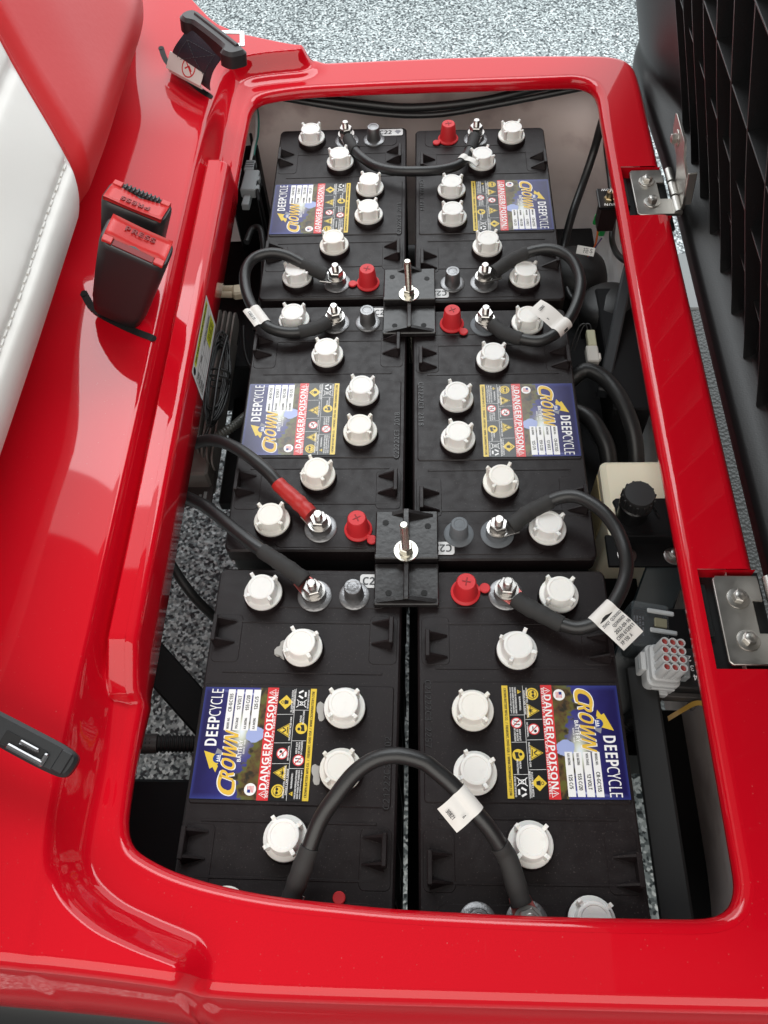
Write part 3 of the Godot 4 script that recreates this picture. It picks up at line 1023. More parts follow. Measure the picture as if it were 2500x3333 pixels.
func cable(called: String, label: String, ctrl: Array, o := {}) -> Array:
	var t := thing(called, label, "battery cable", Vector3(ctrl[0].x, 0.005, ctrl[0].z), o.get("group", ""))
	var p := spline(ctrl, 7)
	var r: float = o.get("r", 0.0066)
	var L := path_length(p)
	var s := S.new()
	var cut0: float = 0.016 if o.get("stud0", true) else 0.0
	var cut1: float = L - (0.016 if o.get("stud1", true) else 0.0)
	s.tube(path_part(p, cut0, cut1), r, 16)
	part("insulation", s, M.rubber, t)
	for e in 2:
		if not o.get("stud%d" % e, true):
			continue
		var len: float = o.get("sleeve%d" % e, 0.045)
		var q := path_part(p, 0.013, len) if e == 0 else path_part(p, L - len, L - 0.013)
		var rad := PackedFloat32Array()
		for i in q.size():
			var f := float(i) / (q.size() - 1)
			if e == 1:
				f = 1.0 - f
			rad.append(r * (1.02 + 0.10 * smoothstep(1.0, 0.3, f)) + 0.0009 + (0.0004 * sin(f * 23.0) + 0.0003 * sin(f * 61.0 + e * 2.0)) * (1.0 - f * 0.6))
		s = S.new()
		s.tube(q, rad, 16)
		part("heat_shrink", s, o.get("mat%d" % e, M.sleeve), t)
		var stud: Vector3 = ctrl[0] if e == 0 else ctrl[-1]
		var nx: Vector3 = path_part(p, 0.02, 0.03)[0] if e == 0 else path_part(p, L - 0.03, L - 0.02)[0]
		lug(t, Vector3(stud.x, 0.0088, stud.z), nx, o.get("lug%d" % e, M.tinned))
	return [t, p, L]

# paper tag wrapped round a cable with one free end: at = distance along the path, flag = direction and length of the free end
func paper_tag(c: Array, at: float, width: float, flag: Vector3, lines: Array, r := 0.0066):
	var q := path_part(c[1], at, at + width)
	var a := q[0]
	var b := q[q.size() - 1]
	var axis := (b - a).normalized()
	var up := (Vector3.UP - axis * axis.y).normalized()
	var side := axis.cross(up)
	var s := S.new()
	s.g = 0
	var rows := []
	var f := flag - axis * flag.dot(axis)
	var fl := f.length()
	var fd := f / fl
	var sgn := signf(fd.dot(side))
	# round the cable on the far side, over the top, then out along the flag with a slight curl
	for k in 15:
		var ang := -2.6 + 2.6 * k / 14.0 + 0.75
		var v := (up * cos(ang) + side * sgn * sin(ang)) * (r + 0.0009)
		rows.append([a + v, b + v])
	var e: Array = rows[-1]
	var start0: Vector3 = e[0]
	var start1: Vector3 = e[1]
	for k in range(1, 9):
		var g := fl * k / 8.0
		var lift := up * (0.0028 * sin(g / fl * 2.6) - 0.10 * g * g / fl)
		rows.append([start0 + fd * g + lift, start1 + fd * g + lift * 0.6])
	for i in rows.size() - 1:
		s.quad(rows[i][0], rows[i][1], rows[i + 1][1], rows[i + 1][0])
	var o := part("paper_tag", s, M.paper, c[0])
	if lines.is_empty():
		return
	var st := new_letters()
	var o0: Vector3 = (rows[15][0] + rows[15][1]) * 0.5
	var o1: Vector3 = (rows[21][0] + rows[21][1]) * 0.5
	var y := -(o1 - o0).normalized()
	var x := axis - y * axis.dot(y)
	if x.cross(y).y < 0:
		x = -x
	var xf := frame(o0.lerp(o1, 0.5) + Vector3(0, 0.0016, 0), x, y)
	var n := lines.size()
	for i in n:
		letters(st, lines[i][0], xf, Vector2(lines[i][1], (0.5 - (i + 0.5) / n) * fl * 0.85), lines[i][2], minf(0.0034, fl * 0.62 / n), 0.0012, font_bold)
	lettering("black_lettering", st, M.print_black, o)

func at_stud(n: Array, near: bool) -> Vector3:
	var v := STUD_NEAR if near else STUD_FAR
	var p := Vector2(v.x, v.y) * (1.0 if n[3] > 0 else -1.0)
	p = p.rotated(n[2])
	return Vector3(n[0] + p.x, 0.0120, n[1] + p.y)

const BAT := {"FL": [-0.0973, -0.3550, -0.0035, 1], "FR": [0.0957, -0.3473, -0.0007, -1], "ML": [-0.0951, -0.0051, 0.0017, 1], "MR": [0.0943, 0.0051, -0.0042, -1], "NL": [-0.0980, 0.3530, 0.0114, 1], "NR": [0.1004, 0.3546, -0.0047, -1]}

func make_batteries():
	var info := [
		["FL", "black battery farthest left, in the corner beside the grey wire plug", "C21222C3 2316"],
		["FR", "black battery farthest right, beside the TOW RUN switch box", "C21222C3 2319"],
		["ML", "middle black battery on the left, with the red-sleeved cable on its bolt", "C22222C3 2018"],
		["MR", "middle black battery on the right, beside the cream reservoir, dull grey lead post", "C21222C3 2318"],
		["NL", "nearest black battery on the left, white dried residue beside its vent caps", "C21222C3 2302"],
		["NR", "nearest black battery on the right, beside the grey plug with red seals", "C21222C3 2257"]]
	var first := make_battery()
	var all := [first]
	for i in range(1, 6):
		var c: Node3D = first.duplicate()
		c.name = numbered("battery")
		add_child(c)
		all.append(c)
	for i in 6:
		var t: Node3D = all[i]
		var b: Array = BAT[info[i][0]]
		t.position = Vector3(b[0], H, b[1])
		t.rotation.y = -b[2] + (0.0 if b[3] > 0 else PI)
		t.set_meta("label", info[i][1])
		t.set_meta("group", "six batteries in the bay")
		serial(t, info[i][2])
	for o in all[3].get_children():
		if o.name.begins_with("lead_post") or o.name.begins_with("terminal"):
			o.material_override = M.lead_dull
	# each red cover is turned its own way
	var tabs := [Vector2(-1, 0.1), Vector2(1, -0.6), Vector2(0.8, 0.7), Vector2(-0.7, -0.7), Vector2(0.1, -1), Vector2(-1, 0.2)]
	for i in 6:
		for o in all[i].get_children():
			if o.name.begins_with("post_cover"):
				var turn: float = tabs[i].angle() - 0.405
				var at := Vector3(POST_NEAR.x, 0, POST_NEAR.y)
				var bas := Basis(Vector3.UP, -turn)
				o.transform = Transform3D(bas, at - bas * at)
			elif i > 0 and o.name.begins_with("vent_cap"):
				o.rotation.y = rng.randf_range(-0.32, 0.32)
				o.material_override = [M.cap, M.cap_warm, M.cap_grey][rng.randi() % 3]
	# residue round three caps of the nearest left battery
	for q in [[Vector2(-0.0205, -0.0835), 0.7], [Vector2(0.0220, -0.0255), 0.4], [Vector2(0.0215, 0.0290), -0.2], [Vector2(-0.0640, 0.1360), 0.3]]:
		var s := S.new()
		var p := PackedVector2Array()
		for k in 16:
			var a := TAU * k / 16
			var r := 0.0052 + 0.0042 * absf(sin(a * 1.5 + q[1] * 5.0)) * rng.randf_range(0.6, 1.1)
			p.append(q[0] + Vector2(cos(a) * 0.8, sin(a) * 1.2) * r)
		s.prism(p, 0.0, 0.0013, Transform3D(), 0.0006)
		var o := put("acid_residue", s.done(), M.residue, all[4])
		o.position = Vector3.ZERO

func make_cables():
	var mid := "short jumper cables between batteries"
	var f := at_stud(BAT.FL, false)
	var g := at_stud(BAT.FR, true)
	var c := cable("jumper_cable", "short black jumper cable sagging between the two farthest batteries", [f, Vector3(-0.080, 0.014, -0.458), Vector3(-0.055, 0.016, -0.422), Vector3(-0.028, 0.019, -0.403), Vector3(0.005, 0.022, -0.395), Vector3(0.037, 0.021, -0.398), Vector3(0.064, 0.018, -0.413), Vector3(0.079, 0.015, -0.446), g], {"group": mid})
	paper_tag(c, c[2] - 0.078, 0.011, Vector3(0.013, -0.003, 0.012), [])
	c = cable("jumper_cable", "black jumper cable looping out over the left edge between far and middle batteries", [at_stud(BAT.FL, true), Vector3(-0.106, 0.016, -0.212), Vector3(-0.128, 0.022, -0.221), Vector3(-0.152, 0.030, -0.230), Vector3(-0.173, 0.033, -0.231), Vector3(-0.192, 0.031, -0.223), Vector3(-0.200, 0.027, -0.203), Vector3(-0.195, 0.022, -0.173), Vector3(-0.180, 0.020, -0.142), Vector3(-0.163, 0.018, -0.122), Vector3(-0.136, 0.016, -0.116), Vector3(-0.106, 0.014, -0.127), at_stud(BAT.ML, false)], {"group": mid, "sleeve1": 0.05})
	paper_tag(c, c[2] - 0.120, 0.028, Vector3(-0.004, 0.0, 0.010), [["CABLE 35", 0.0, 0.014]])
	c = cable("jumper_cable", "black jumper cable with a white tag looping over the right edge beside the far batteries", [at_stud(BAT.FR, false), Vector3(0.099, 0.016, -0.208), Vector3(0.121, 0.022, -0.222), Vector3(0.144, 0.030, -0.228), Vector3(0.170, 0.034, -0.227), Vector3(0.191, 0.034, -0.210), Vector3(0.199, 0.030, -0.177), Vector3(0.191, 0.026, -0.142), Vector3(0.174, 0.023, -0.112), Vector3(0.150, 0.018, -0.097), Vector3(0.128, 0.016, -0.101), Vector3(0.108, 0.014, -0.113), at_stud(BAT.MR, true)], {"group": mid, "sleeve0": 0.06, "sleeve1": 0.055})
	paper_tag(c, c[2] - 0.116, 0.021, Vector3(-0.026, 0.006, -0.022), [["A", 0.006, 0.0016], ["30BZ1", 0.0, 0.008]])
	c = cable("jumper_cable", "black jumper cable in a wide loop past the reservoir, printed white tag near its end", [at_stud(BAT.MR, false), Vector3(0.101, 0.016, 0.145), Vector3(0.116, 0.020, 0.134), Vector3(0.129, 0.024, 0.128), Vector3(0.148, 0.030, 0.121), Vector3(0.166, 0.036, 0.124), Vector3(0.185, 0.040, 0.141), Vector3(0.197, 0.040, 0.163), Vector3(0.202, 0.040, 0.188), Vector3(0.201, 0.036, 0.207), Vector3(0.192, 0.032, 0.228), Vector3(0.176, 0.026, 0.248), Vector3(0.158, 0.020, 0.254), Vector3(0.143, 0.017, 0.250), Vector3(0.125, 0.015, 0.239), Vector3(0.106, 0.013, 0.226), at_stud(BAT.NR, true)], {"group": mid, "sleeve0": 0.06, "sleeve1": 0.062, "lug1": M.lug_red_reflection})
	paper_tag(c, c[2] - 0.116, 0.025, Vector3(0.014, -0.002, 0.028), [["250QT  QJ2K0002", 0.0, 0.022], ["QJ2K0002", 0.003, 0.014], ["2023-09-16", 0.002, 0.018], ["CHN 612011", 0.0, 0.020], ["XP 150  A", -0.004, 0.013]])
	c = cable("jumper_cable", "black jumper cable arching up between the two nearest batteries, white tag on its right", [at_stud(BAT.NL, true), Vector3(-0.087, 0.020, 0.477), Vector3(-0.077, 0.033, 0.452), Vector3(-0.067, 0.045, 0.429), Vector3(-0.054, 0.055, 0.412), Vector3(-0.040, 0.061, 0.396), Vector3(-0.024, 0.065, 0.386), Vector3(-0.006, 0.067, 0.383), Vector3(0.013, 0.065, 0.3865), Vector3(0.024, 0.062, 0.393), Vector3(0.039, 0.058, 0.405), Vector3(0.052, 0.052, 0.419), Vector3(0.064, 0.045, 0.431), Vector3(0.073, 0.036, 0.442), Vector3(0.081, 0.026, 0.453), Vector3(0.090, 0.015, 0.482), at_stud(BAT.NR, false)], {"group": mid, "sleeve0": 0.058, "sleeve1": 0.062, "lug1": M.lug_red_reflection})
	paper_tag(c, c[2] - 0.116, 0.023, Vector3(-0.012, -0.004, 0.011), [["A", 0.006, 0.0016], ["30BZ1", -0.002, 0.008]])
	cable("supply_cable", "black cable with a red sleeve running left under the ledge", [at_stud(BAT.ML, true), Vector3(-0.098, 0.014, 0.130), Vector3(-0.113, 0.018, 0.116), Vector3(-0.131, 0.022, 0.100), Vector3(-0.143, 0.026, 0.087), Vector3(-0.161, 0.028, 0.071), Vector3(-0.181, 0.026, 0.055), Vector3(-0.202, 0.020, 0.042), Vector3(-0.228, 0.008, 0.034), Vector3(-0.29, -0.03, 0.03)], {"stud1": false, "sleeve0": 0.062, "mat0": M.red_sleeve})
	cable("supply_cable", "plain black cable from the nearest left battery running left under the ledge", [at_stud(BAT.NL, false), Vector3(-0.101, 0.016, 0.203), Vector3(-0.116, 0.020, 0.193), Vector3(-0.131, 0.022, 0.183), Vector3(-0.150, 0.023, 0.170), Vector3(-0.177, 0.018, 0.146), Vector3(-0.201, 0.010, 0.123), Vector3(-0.222, 0.002, 0.106), Vector3(-0.29, -0.03, 0.06)], {"stud1": false, "sleeve0": 0.066, "lug0": M.lug_red_reflection})

func make_holddown(at: Vector3, label: String, gusset: bool):
	var t := thing("battery_hold_down", label, "hold-down", at, "hold-down brackets between the batteries")
	var s := S.new()
	var W := 0.062
	s.box(at + Vector3(0, 0.0085, -0.021), Vector3(W, 0.013, 0.054), Basis(), 0.0012)
	s.box(at + Vector3(0, 0.0050, 0.030), Vector3(W, 0.007, 0.044), Basis(), 0.0010)
	# V-shaped end walls, ribs along and across
	for e in [[0.050, 0.0165], [-0.0465, 0.0215]]:
		var z: float = e[0]
		var o := at + Vector3(0, 0.006, z)
		s.g = -1
		for k in [-1, 1]:
			var a := [Vector3(0, e[1], z), Vector3(k * W * 0.5, 0.0080, z + 0.006 * signf(z) * 0.0), Vector3(k * W * 0.5, 0.0015, z), Vector3(0, 0.0015, z)]
			var b := []
			for v in a:
				b.append(at + v + Vector3(0, 0, -0.004 * signf(z)))
			for i in 4:
				a[i] = at + a[i]
			s.out_quad(a[0], a[1], a[2], a[3], o)
			s.out_quad(b[0], b[1], b[2], b[3], o + Vector3(0, 0, 0.001 * signf(z)))
			s.out_quad(a[0], a[1], b[1], b[0], o)
			s.out_quad(a[1], a[2], b[2], b[1], o)
	s.box(at + Vector3(0, 0.0125, 0.025), Vector3(0.0052, 0.0105, 0.050), Basis(), 0.0008)
	s.box(at + Vector3(0, 0.0165, 0.005), Vector3(W, 0.0042, 0.0055), Basis(), 0.0008)
	s.box(at + Vector3(-0.0005, 0.0170, -0.026), Vector3(0.0062, 0.0130, 0.040), Basis(), 0.0008)
	if gusset:
		s.g = -1
		var o := at + Vector3(0.01, 0.017, -0.042)
		for h in [[-0.0440, -0.0405]]:
			var a := at + Vector3(0.002, 0.0245, h[0])
			var b := at + Vector3(0.030, 0.0135, h[0])
			var c := at + Vector3(0.002, 0.0135, h[0])
			var d := Vector3(0, 0, h[1] - h[0])
			s.out_tri(a, b, c, o)
			s.out_tri(a + d, b + d, c + d, o)
			s.out_quad(a, b, b + d, a + d, o)
	part("clamp_plate", s, M.holddown, t)
	s = S.new()
	for q in [Vector3(-0.021, 0.0152, -0.034), Vector3(0.021, 0.0152, -0.030), Vector3(-0.017, 0.0087, 0.040), Vector3(0.017, 0.0087, 0.040)]:
		s.lathe([Vector2(0.0032, 0), Vector2(0.0032, 0.0002), Vector2(0, 0.0002)], Transform3D(Basis(), at + q), 14)
	part("bolt_hole", s, M.black, t)
	var xf := Transform3D(Basis(Vector3(0, 0, 1), 0.02), at)
	s = S.new()
	s.lathe([Vector2(0, 0.0186), Vector2(0.0118, 0.0186), Vector2(0.0122, 0.0192), Vector2(0.0118, 0.0202), Vector2(0, 0.0202)], xf, 28)
	s.lathe([Vector2(0, 0.0203), Vector2(0.0072, 0.0203), Vector2(0.0072, 0.0222), Vector2(0, 0.0222)], xf, 20)
	part("washer", s, M.zinc, t)
	s = S.new()
	hex(s, Vector3(0, 0.0223, 0), 0.0122, 0.0066, xf, 0.4)
	part("nut", s, M.zinc, t)
	s = S.new()
	threaded(s, 0.0039, -0.10, 0.0700, xf, 0.0014)
	part("threaded_rod", s, M.zinc, t)

func hex_bolt(t: Node3D, at: Vector3, axis: Vector3, m: Material, turn := 0.2, k := 1.0):
	var xf := along(at, axis)
	var s := S.new()
	s.lathe([Vector2(0.0098 * k, 0), Vector2(0.0100 * k, 0.0005), Vector2(0.0096 * k, 0.0012), Vector2(0.0072 * k, 0.0018), Vector2(0, 0.0018)], xf, 26)
	hex(s, Vector3(0, 0.0016, 0), 0.0105 * k, 0.0058 * k, xf, turn)
	s.lathe([Vector2(0.0042 * k, 0.0058 * k + 0.0016), Vector2(0.0036 * k, 0.0058 * k + 0.0020), Vector2(0, 0.0058 * k + 0.0020)], xf, 16)
	part("bolt", s, m, t)

func make_hinge(z0: float, z1: float, x0: float, label: String):
	var zc := (z0 + z1) * 0.5
	var t := Node3D.new()
	t.name = "seat_hinge"
	cart.add_child(t, true)
	t.position = Vector3(0, H, 0) - cart.position
	t.set_meta("label", label)
	var s := S.new()
	var y := 0.0445
	var w := z1 - z0
	var x1 := 0.3230
	# fixed leaf with a rectangular notch for the spring tab
	var p := PackedVector2Array([Vector2(x0 + 0.003, z0), Vector2(x1 - 0.010, z0), Vector2(x1 - 0.010, z0 + w * 0.30), Vector2(x1 - 0.0185, z0 + w * 0.30), Vector2(x1 - 0.0185, z0 + w * 0.66), Vector2(x1 - 0.006, z0 + w * 0.66), Vector2(x1, z0 + w * 0.74), Vector2(x1, z1), Vector2(x0 + 0.003, z1), Vector2(x0, z1 - 0.003), Vector2(x0, z0 + 0.003)])
	s.prism(p, y, y + 0.0034, Transform3D(), 0.0007)
	part("fixed_leaf", s, M.stainless, t)
	# knuckle: rolled ends round a pin
	s = S.new()
	for q in [[0.02, 0.30], [0.34, 0.62], [0.66, 0.98]]:
		s.lathe([Vector2(0, 0), Vector2(0.0050, 0), Vector2(0.0050, w * (q[1] - q[0])), Vector2(0, w * (q[1] - q[0]))], along(Vector3(x1 - 0.001, y + 0.003, z0 + w * q[0]), Vector3(0, 0, 1)), 16)
	part("knuckle", s, M.stainless, t)
	# moving leaf: folded channel standing up beside the seat pan
	s = S.new()
	var xl := 0.3275
	var lean := Basis(Vector3(0, 0, 1), 0.10)
	var o := Vector3(xl, y + 0.004, 0)
	var yz := PackedVector2Array([Vector2(0.0, z0 + w * 0.34), Vector2(0.020, z0 + w * 0.28), Vector2(0.034, z0 + w * 0.10), Vector2(0.036, z0 - w * 0.18), Vector2(0.050, z0 - w * 0.30), Vector2(0.074, z0 - w * 0.30), Vector2(0.078, z0 - w * 0.22), Vector2(0.078, z0 + w * 0.40), Vector2(0.066, z0 + w * 0.50), Vector2(0.058, z0 + w * 0.52), Vector2(0.050, z0 + w * 0.86), Vector2(0.0, z0 + w * 0.92)])
	for k in yz.size():
		yz[k].x *= 0.80
	s.prism(yz, -0.0015, 0.0015, Transform3D(lean * Basis(Vector3(0, 1, 0), Vector3(-1, 0, 0), Vector3(0, 0, 1)), o), 0.0005)
	part("moving_leaf", s, M.stainless, t)
	s = S.new()
	s.box(o + lean * Vector3(0.0045, 0.026, z1 - w * 0.12), Vector3(0.010, 0.044, 0.0026), lean, 0.0008)
	part("folded_flange", s, M.stainless, t)
	hex_bolt(t, Vector3(x0 + 0.0185, y + 0.0034, z0 + w * 0.27), Vector3.UP, M.stainless, 0.3)
	hex_bolt(t, Vector3(x0 + 0.0195, y + 0.0034, z0 + w * 0.74), Vector3.UP, M.stainless, 0.9)
	hex_bolt(t, o + lean * Vector3(-0.0015, 0.045, z0 + w * 0.04), lean * Vector3(-1, 0, 0), M.stainless, 0.1)

func make_buckle(label: String, base: Vector3, top: Vector3, wdir: Vector3, flip: bool):
	var t := thing("belt_buckle", label, "seat belt buckle", base, "seat belt buckles in the left panel")
	var y := (top - base).normalized()
	var L := base.distance_to(top)
	var xf := upright(base, wdir, y)
	var s := S.new()
	# housing: widening upwards, rounded corners, lofted from rounded rectangles
	s.g = 0
	var rows := []
	for q in [[-0.004, 0.040, 0.020], [0.0, 0.049, 0.026], [0.02, 0.055, 0.030], [L * 0.6, 0.060, 0.0345], [L - 0.006, 0.0630, 0.0375], [L - 0.0015, 0.0625, 0.0370], [L, 0.0600, 0.0345]]:
		var row := PackedVector3Array()
		for c in rrect(q[1], q[2], minf(0.0105, q[2] * 0.45), 5):
			row.append(xf * Vector3(c.x, q[0], c.y))
		rows.append(row)
	var n: int = rows[0].size()
	for i in rows.size() - 1:
		for k in n:
			s.quad(rows[i][k], rows[i + 1][k], rows[i + 1][(k + 1) % n], rows[i][(k + 1) % n])
	for k in range(1, n - 1):
		s.g = 5
		s.tri(rows[-1][0], rows[-1][k + 1], rows[-1][k])
	part("housing", s, M.buckle, t)
	var f := -1.0 if flip else 1.0
	# red press button, dished in the middle, with a tongue slot along one long side
	s = S.new()
	s.g = 0
	var bw := 0.0570
	rows = []
	for i in 9:
		var row := []
		var u := -0.5 + i / 8.0
		for j in 5:
			var v := j / 4.0
			var dish := 0.0026 * exp(-pow(u / 0.32, 2.0)) * (0.4 + 0.6 * v)
			row.append(xf * Vector3(u * bw, L + 0.0022 - dish + 0.0016 * (1.0 - v), f * (-0.0155 + 0.0245 * v)))
		rows.append(row)
	for i in 8:
		for j in 4:
			s.quad(rows[i][j], rows[i + 1][j], rows[i + 1][j + 1], rows[i][j + 1])
	for i in 8:
		for j in [0, 4]:
			var a: Vector3 = rows[i][j]
			var b: Vector3 = rows[i + 1][j]
			s.quad(a, b, b - y * 0.004, a - y * 0.004)
	for j in 4:
		for i in [0, 8]:
			var a: Vector3 = rows[i][j]
			var b: Vector3 = rows[i][j + 1]
			s.quad(a, b, b - y * 0.004, a - y * 0.004)
	s.box(xf * Vector3(-bw * 0.42, L + 0.0008, f * 0.0122), Vector3(bw * 0.16, 0.004, 0.0070), xf.basis, 0.0006)
	s.box(xf * Vector3(bw * 0.42, L + 0.0008, f * 0.0122), Vector3(bw * 0.16, 0.004, 0.0070), xf.basis, 0.0006)
	var btn := part("press_button", s, M.red_button, t)
	s = S.new()
	s.box(xf * Vector3(0, L + 0.0004, f * 0.0122), Vector3(bw * 0.66, 0.0012, 0.0066), xf.basis, 0.0002)
	part("tongue_slot", s, M.black if flip else M.red_dark, t)
	if flip:
		for k in 9:
			s = S.new()
			s.box(xf * Vector3(-0.016 + k * 0.004, L + 0.0020, f * 0.0122), Vector3(0.0016, 0.0030, 0.0066), xf.basis, 0.0002)
			part("slot_rib", s, M.buckle, t)
	var st := new_letters()
	var lx := Transform3D(Basis(xf.basis.x, -xf.basis.z, xf.basis.y), xf * Vector3(0, L + 0.0026, f * -0.0070))
	if flip:
		lx.basis = Basis(-xf.basis.x, xf.basis.z, xf.basis.y)
	letters(st, "PRESS", lx, Vector2.ZERO, 0.028, 0.0055, 0.0, font_bold, 0.0009)
	lettering("raised_lettering", st, M.red_dark, btn)

func strap_sheet(rows: Array, thick: float) -> S:
	var s := S.new()
	s.g = 0
	var n := rows.size()
	for i in n - 1:
		var a: Array = rows[i]
		var b: Array = rows[i + 1]
		var nn: Vector3 = (a[1] - a[0]).cross(b[0] - a[0]).normalized() * thick
		s.quad(a[0], a[1], b[1], b[0])
		s.quad(a[0] - nn, b[0] - nn, b[1] - nn, a[1] - nn)
		s.g = 1
		s.quad(a[0], b[0], b[0] - nn, a[0] - nn)
		s.quad(a[1], a[1] - nn, b[1] - nn, b[1])
		s.g = 0
	return s

func make_belts():
	make_buckle("nearer black belt buckle, broad side forward, red PRESS button on top", Vector3(-0.300, 0.112, -0.058), Vector3(-0.2470, 0.2120, -0.0450), Vector3(0.062, -0.032, 0.009), false)
	make_buckle("black belt buckle behind the other one, with a ribbed slot in its red top", Vector3(-0.301, 0.108, -0.108), Vector3(-0.2620, 0.2030, -0.1130), Vector3(0.060, -0.025, 0.012), true)
	# far tongue on a loop of webbing
	var t := thing("belt_tongue", "black belt tongue on navy webbing with a white care tag", "seat belt tongue", Vector3(-0.29, 0.10, -0.50), "seat belt tongues")
	var rows := []
	var A := [Vector3(-0.322, 0.098, -0.532), Vector3(-0.3175, 0.113, -0.516), Vector3(-0.306, 0.133, -0.506), Vector3(-0.290, 0.150, -0.503), Vector3(-0.278, 0.160, -0.508), Vector3(-0.271, 0.157, -0.519), Vector3(-0.274, 0.143, -0.527)]
	var B := [Vector3(-0.266, 0.088, -0.482), Vector3(-0.2600, 0.108, -0.466), Vector3(-0.249, 0.130, -0.457), Vector3(-0.233, 0.149, -0.452), Vector3(-0.221, 0.158, -0.456), Vector3(-0.214, 0.154, -0.466), Vector3(-0.217, 0.140, -0.475)]
	var pa := spline(A, 5)
	var pb := spline(B, 5)
	for i in pa.size():
		rows.append([pa[i], pb[i]])
	part("webbing", strap_sheet(rows, 0.0013), M.webbing, t)
	# box-and-cross stitching on the webbing
	var s := S.new()
	var at := func(u: float, v: float) -> Vector3:
		var k := u * (pa.size() - 1)
		var i := int(floor(k))
		var f := k - i
		var a := pa[i].lerp(pa[mini(i + 1, pa.size() - 1)], f)
		var b := pb[i].lerp(pb[mini(i + 1, pb.size() - 1)], f)
		var n := (pb[i] - pa[i]).cross(pa[mini(i + 1, pa.size() - 1)] - pa[i]).normalized()
		return a.lerp(b, v) + n * 0.0006
	for l in [[0.22, 0.15, 0.22, 0.85], [0.22, 0.85, 0.48, 0.85], [0.48, 0.85, 0.48, 0.15], [0.48, 0.15, 0.22, 0.15], [0.22, 0.15, 0.48, 0.85], [0.48, 0.15, 0.22, 0.85]]:
		for k in 11:
			var f0 := k / 11.0
			var f1 := (k + 0.6) / 11.0
			var a: Vector3 = at.call(lerpf(l[0], l[2], f0), lerpf(l[1], l[3], f0))
			var b: Vector3 = at.call(lerpf(l[0], l[2], f1), lerpf(l[1], l[3], f1))
			s.tube(PackedVector3Array([a, b]), 0.0005, 5)
	part("stitching", s, M.thread, t)
	s = S.new()
	var c0 := Vector3(-0.2860, 0.160, -0.5250)
	var c1 := Vector3(-0.2085, 0.158, -0.4325)
	var d := (c1 - c0).normalized()
	var xf := frame(c0, d, Vector3(0.10, 1, -0.12))
	var l := c0.distance_to(c1)
	var poly := PackedVector2Array()
	for q in spline2([Vector2(0, -0.011), Vector2(0.010, -0.0145), Vector2(l * 0.5, -0.0150), Vector2(l - 0.02, -0.0135), Vector2(l, -0.012), Vector2(l + 0.003, 0.0), Vector2(l, 0.012), Vector2(l - 0.014, 0.0165), Vector2(l - 0.024, 0.0075), Vector2(0.028, 0.0075), Vector2(0.018, 0.0140), Vector2(0.004, 0.0115), Vector2(-0.002, 0)], 4):
		poly.append(q)
	s.prism(poly, -0.010, 0.0085, xf, 0.0040)
	s.box(xf * Vector3(l * 0.5, 0.0085, -0.007), Vector3(l * 0.8, 0.004, 0.006), xf.basis, 0.0015)
	part("tongue_body", s, M.buckle, t)
	# metal plate with a square hole
	s = S.new()
	var px := frame(xf * Vector3(l * 0.60, 0.001, -0.0135), Vector3(0.86, -0.1, -0.1), Vector3(0, 1, 0.15))
	for q in [[Vector2(0.004, 0.011), Vector2(0.030, 0.005)], [Vector2(0.004, -0.011), Vector2(0.030, 0.005)], [Vector2(0.0195, 0), Vector2(0.006, 0.027)], [Vector2(-0.006, 0), Vector2(0.010, 0.026)]]:
		s.box(px * Vector3(q[0].x, 0, q[0].y), Vector3(q[1].x, 0.0022, q[1].y), px.basis, 0.0006)
	part("latch_plate", s, M.white_plate, t)
	# care tag: red no-entry ring round a pram mark
	s = S.new()
	var tx := frame(Vector3(-0.2935, 0.1155, -0.4880), Vector3(0.054, -0.003, 0.042), Vector3(-0.010, 0.011, -0.018))
	s.box(tx * Vector3.ZERO, Vector3(0.064, 0.021, 0.0012), tx.basis, 0.0003)
	s.box(tx * Vector3(0.001, -0.0115, -0.004), Vector3(0.062, 0.005, 0.0012), tx.basis * Basis(Vector3(1, 0, 0), 0.7), 0.0003)
	var tag := part("care_tag", s, M.paper, t)
	s = S.new()
	ring(s, Vector2(0.006, 0.003), 0.0120, 0.0017, tx, 0.0008)
	bar(s, Vector2(-0.002, 0.010), Vector2(0.014, -0.004), 0.0016, tx, 0.0008)
	bar(s, Vector2(0.000, 0.000), Vector2(0.006, 0.005), 0.0018, tx, 0.0008)
	bar(s, Vector2(0.006, 0.005), Vector2(0.012, 0.000), 0.0018, tx, 0.0008)
	part("red_print", s, M.print_red, tag)
	# near tongue, leaning on the panel at the left edge of the picture
	t = thing("belt_tongue", "dark grey belt tongue with a chrome plate lying on the red panel", "seat belt tongue", Vector3(-0.27, 0.10, 0.395), "seat belt tongues")
	s = S.new()
	xf = frame(Vector3(-0.2405, 0.121, 0.4085), Vector3(-0.066, 0.018, -0.029), Vector3(0.2, 1, 0.2))
	poly = PackedVector2Array()
	for q in spline2([Vector2(0, -0.006), Vector2(0.006, -0.0100), Vector2(0.03, -0.0112), Vector2(0.085, -0.0105), Vector2(0.11, -0.009), Vector2(0.11, 0.009), Vector2(0.085, 0.0100), Vector2(0.03, 0.0108), Vector2(0.010, 0.0105), Vector2(0, 0.007)], 4):
		poly.append(q)
	s.prism(poly, -0.0045, 0.0048, xf, 0.0026)
	s.box(xf * Vector3(0.0085, 0.0046, 0.0), Vector3(0.009, 0.003, 0.016), xf.basis, 0.0012)
	part("tongue_body", s, M.buckle_grey, t)
	s = S.new()
	s.box(xf * Vector3(0.038, 0.0050, -0.003), Vector3(0.034, 0.0010, 0.0095), xf.basis, 0.0003)
	part("slot", s, M.black, t)
	s = S.new()
	s.box(xf * Vector3(0.034, 0.0068, -0.0072), Vector3(0.030, 0.0045, 0.0040), xf.basis, 0.0016)
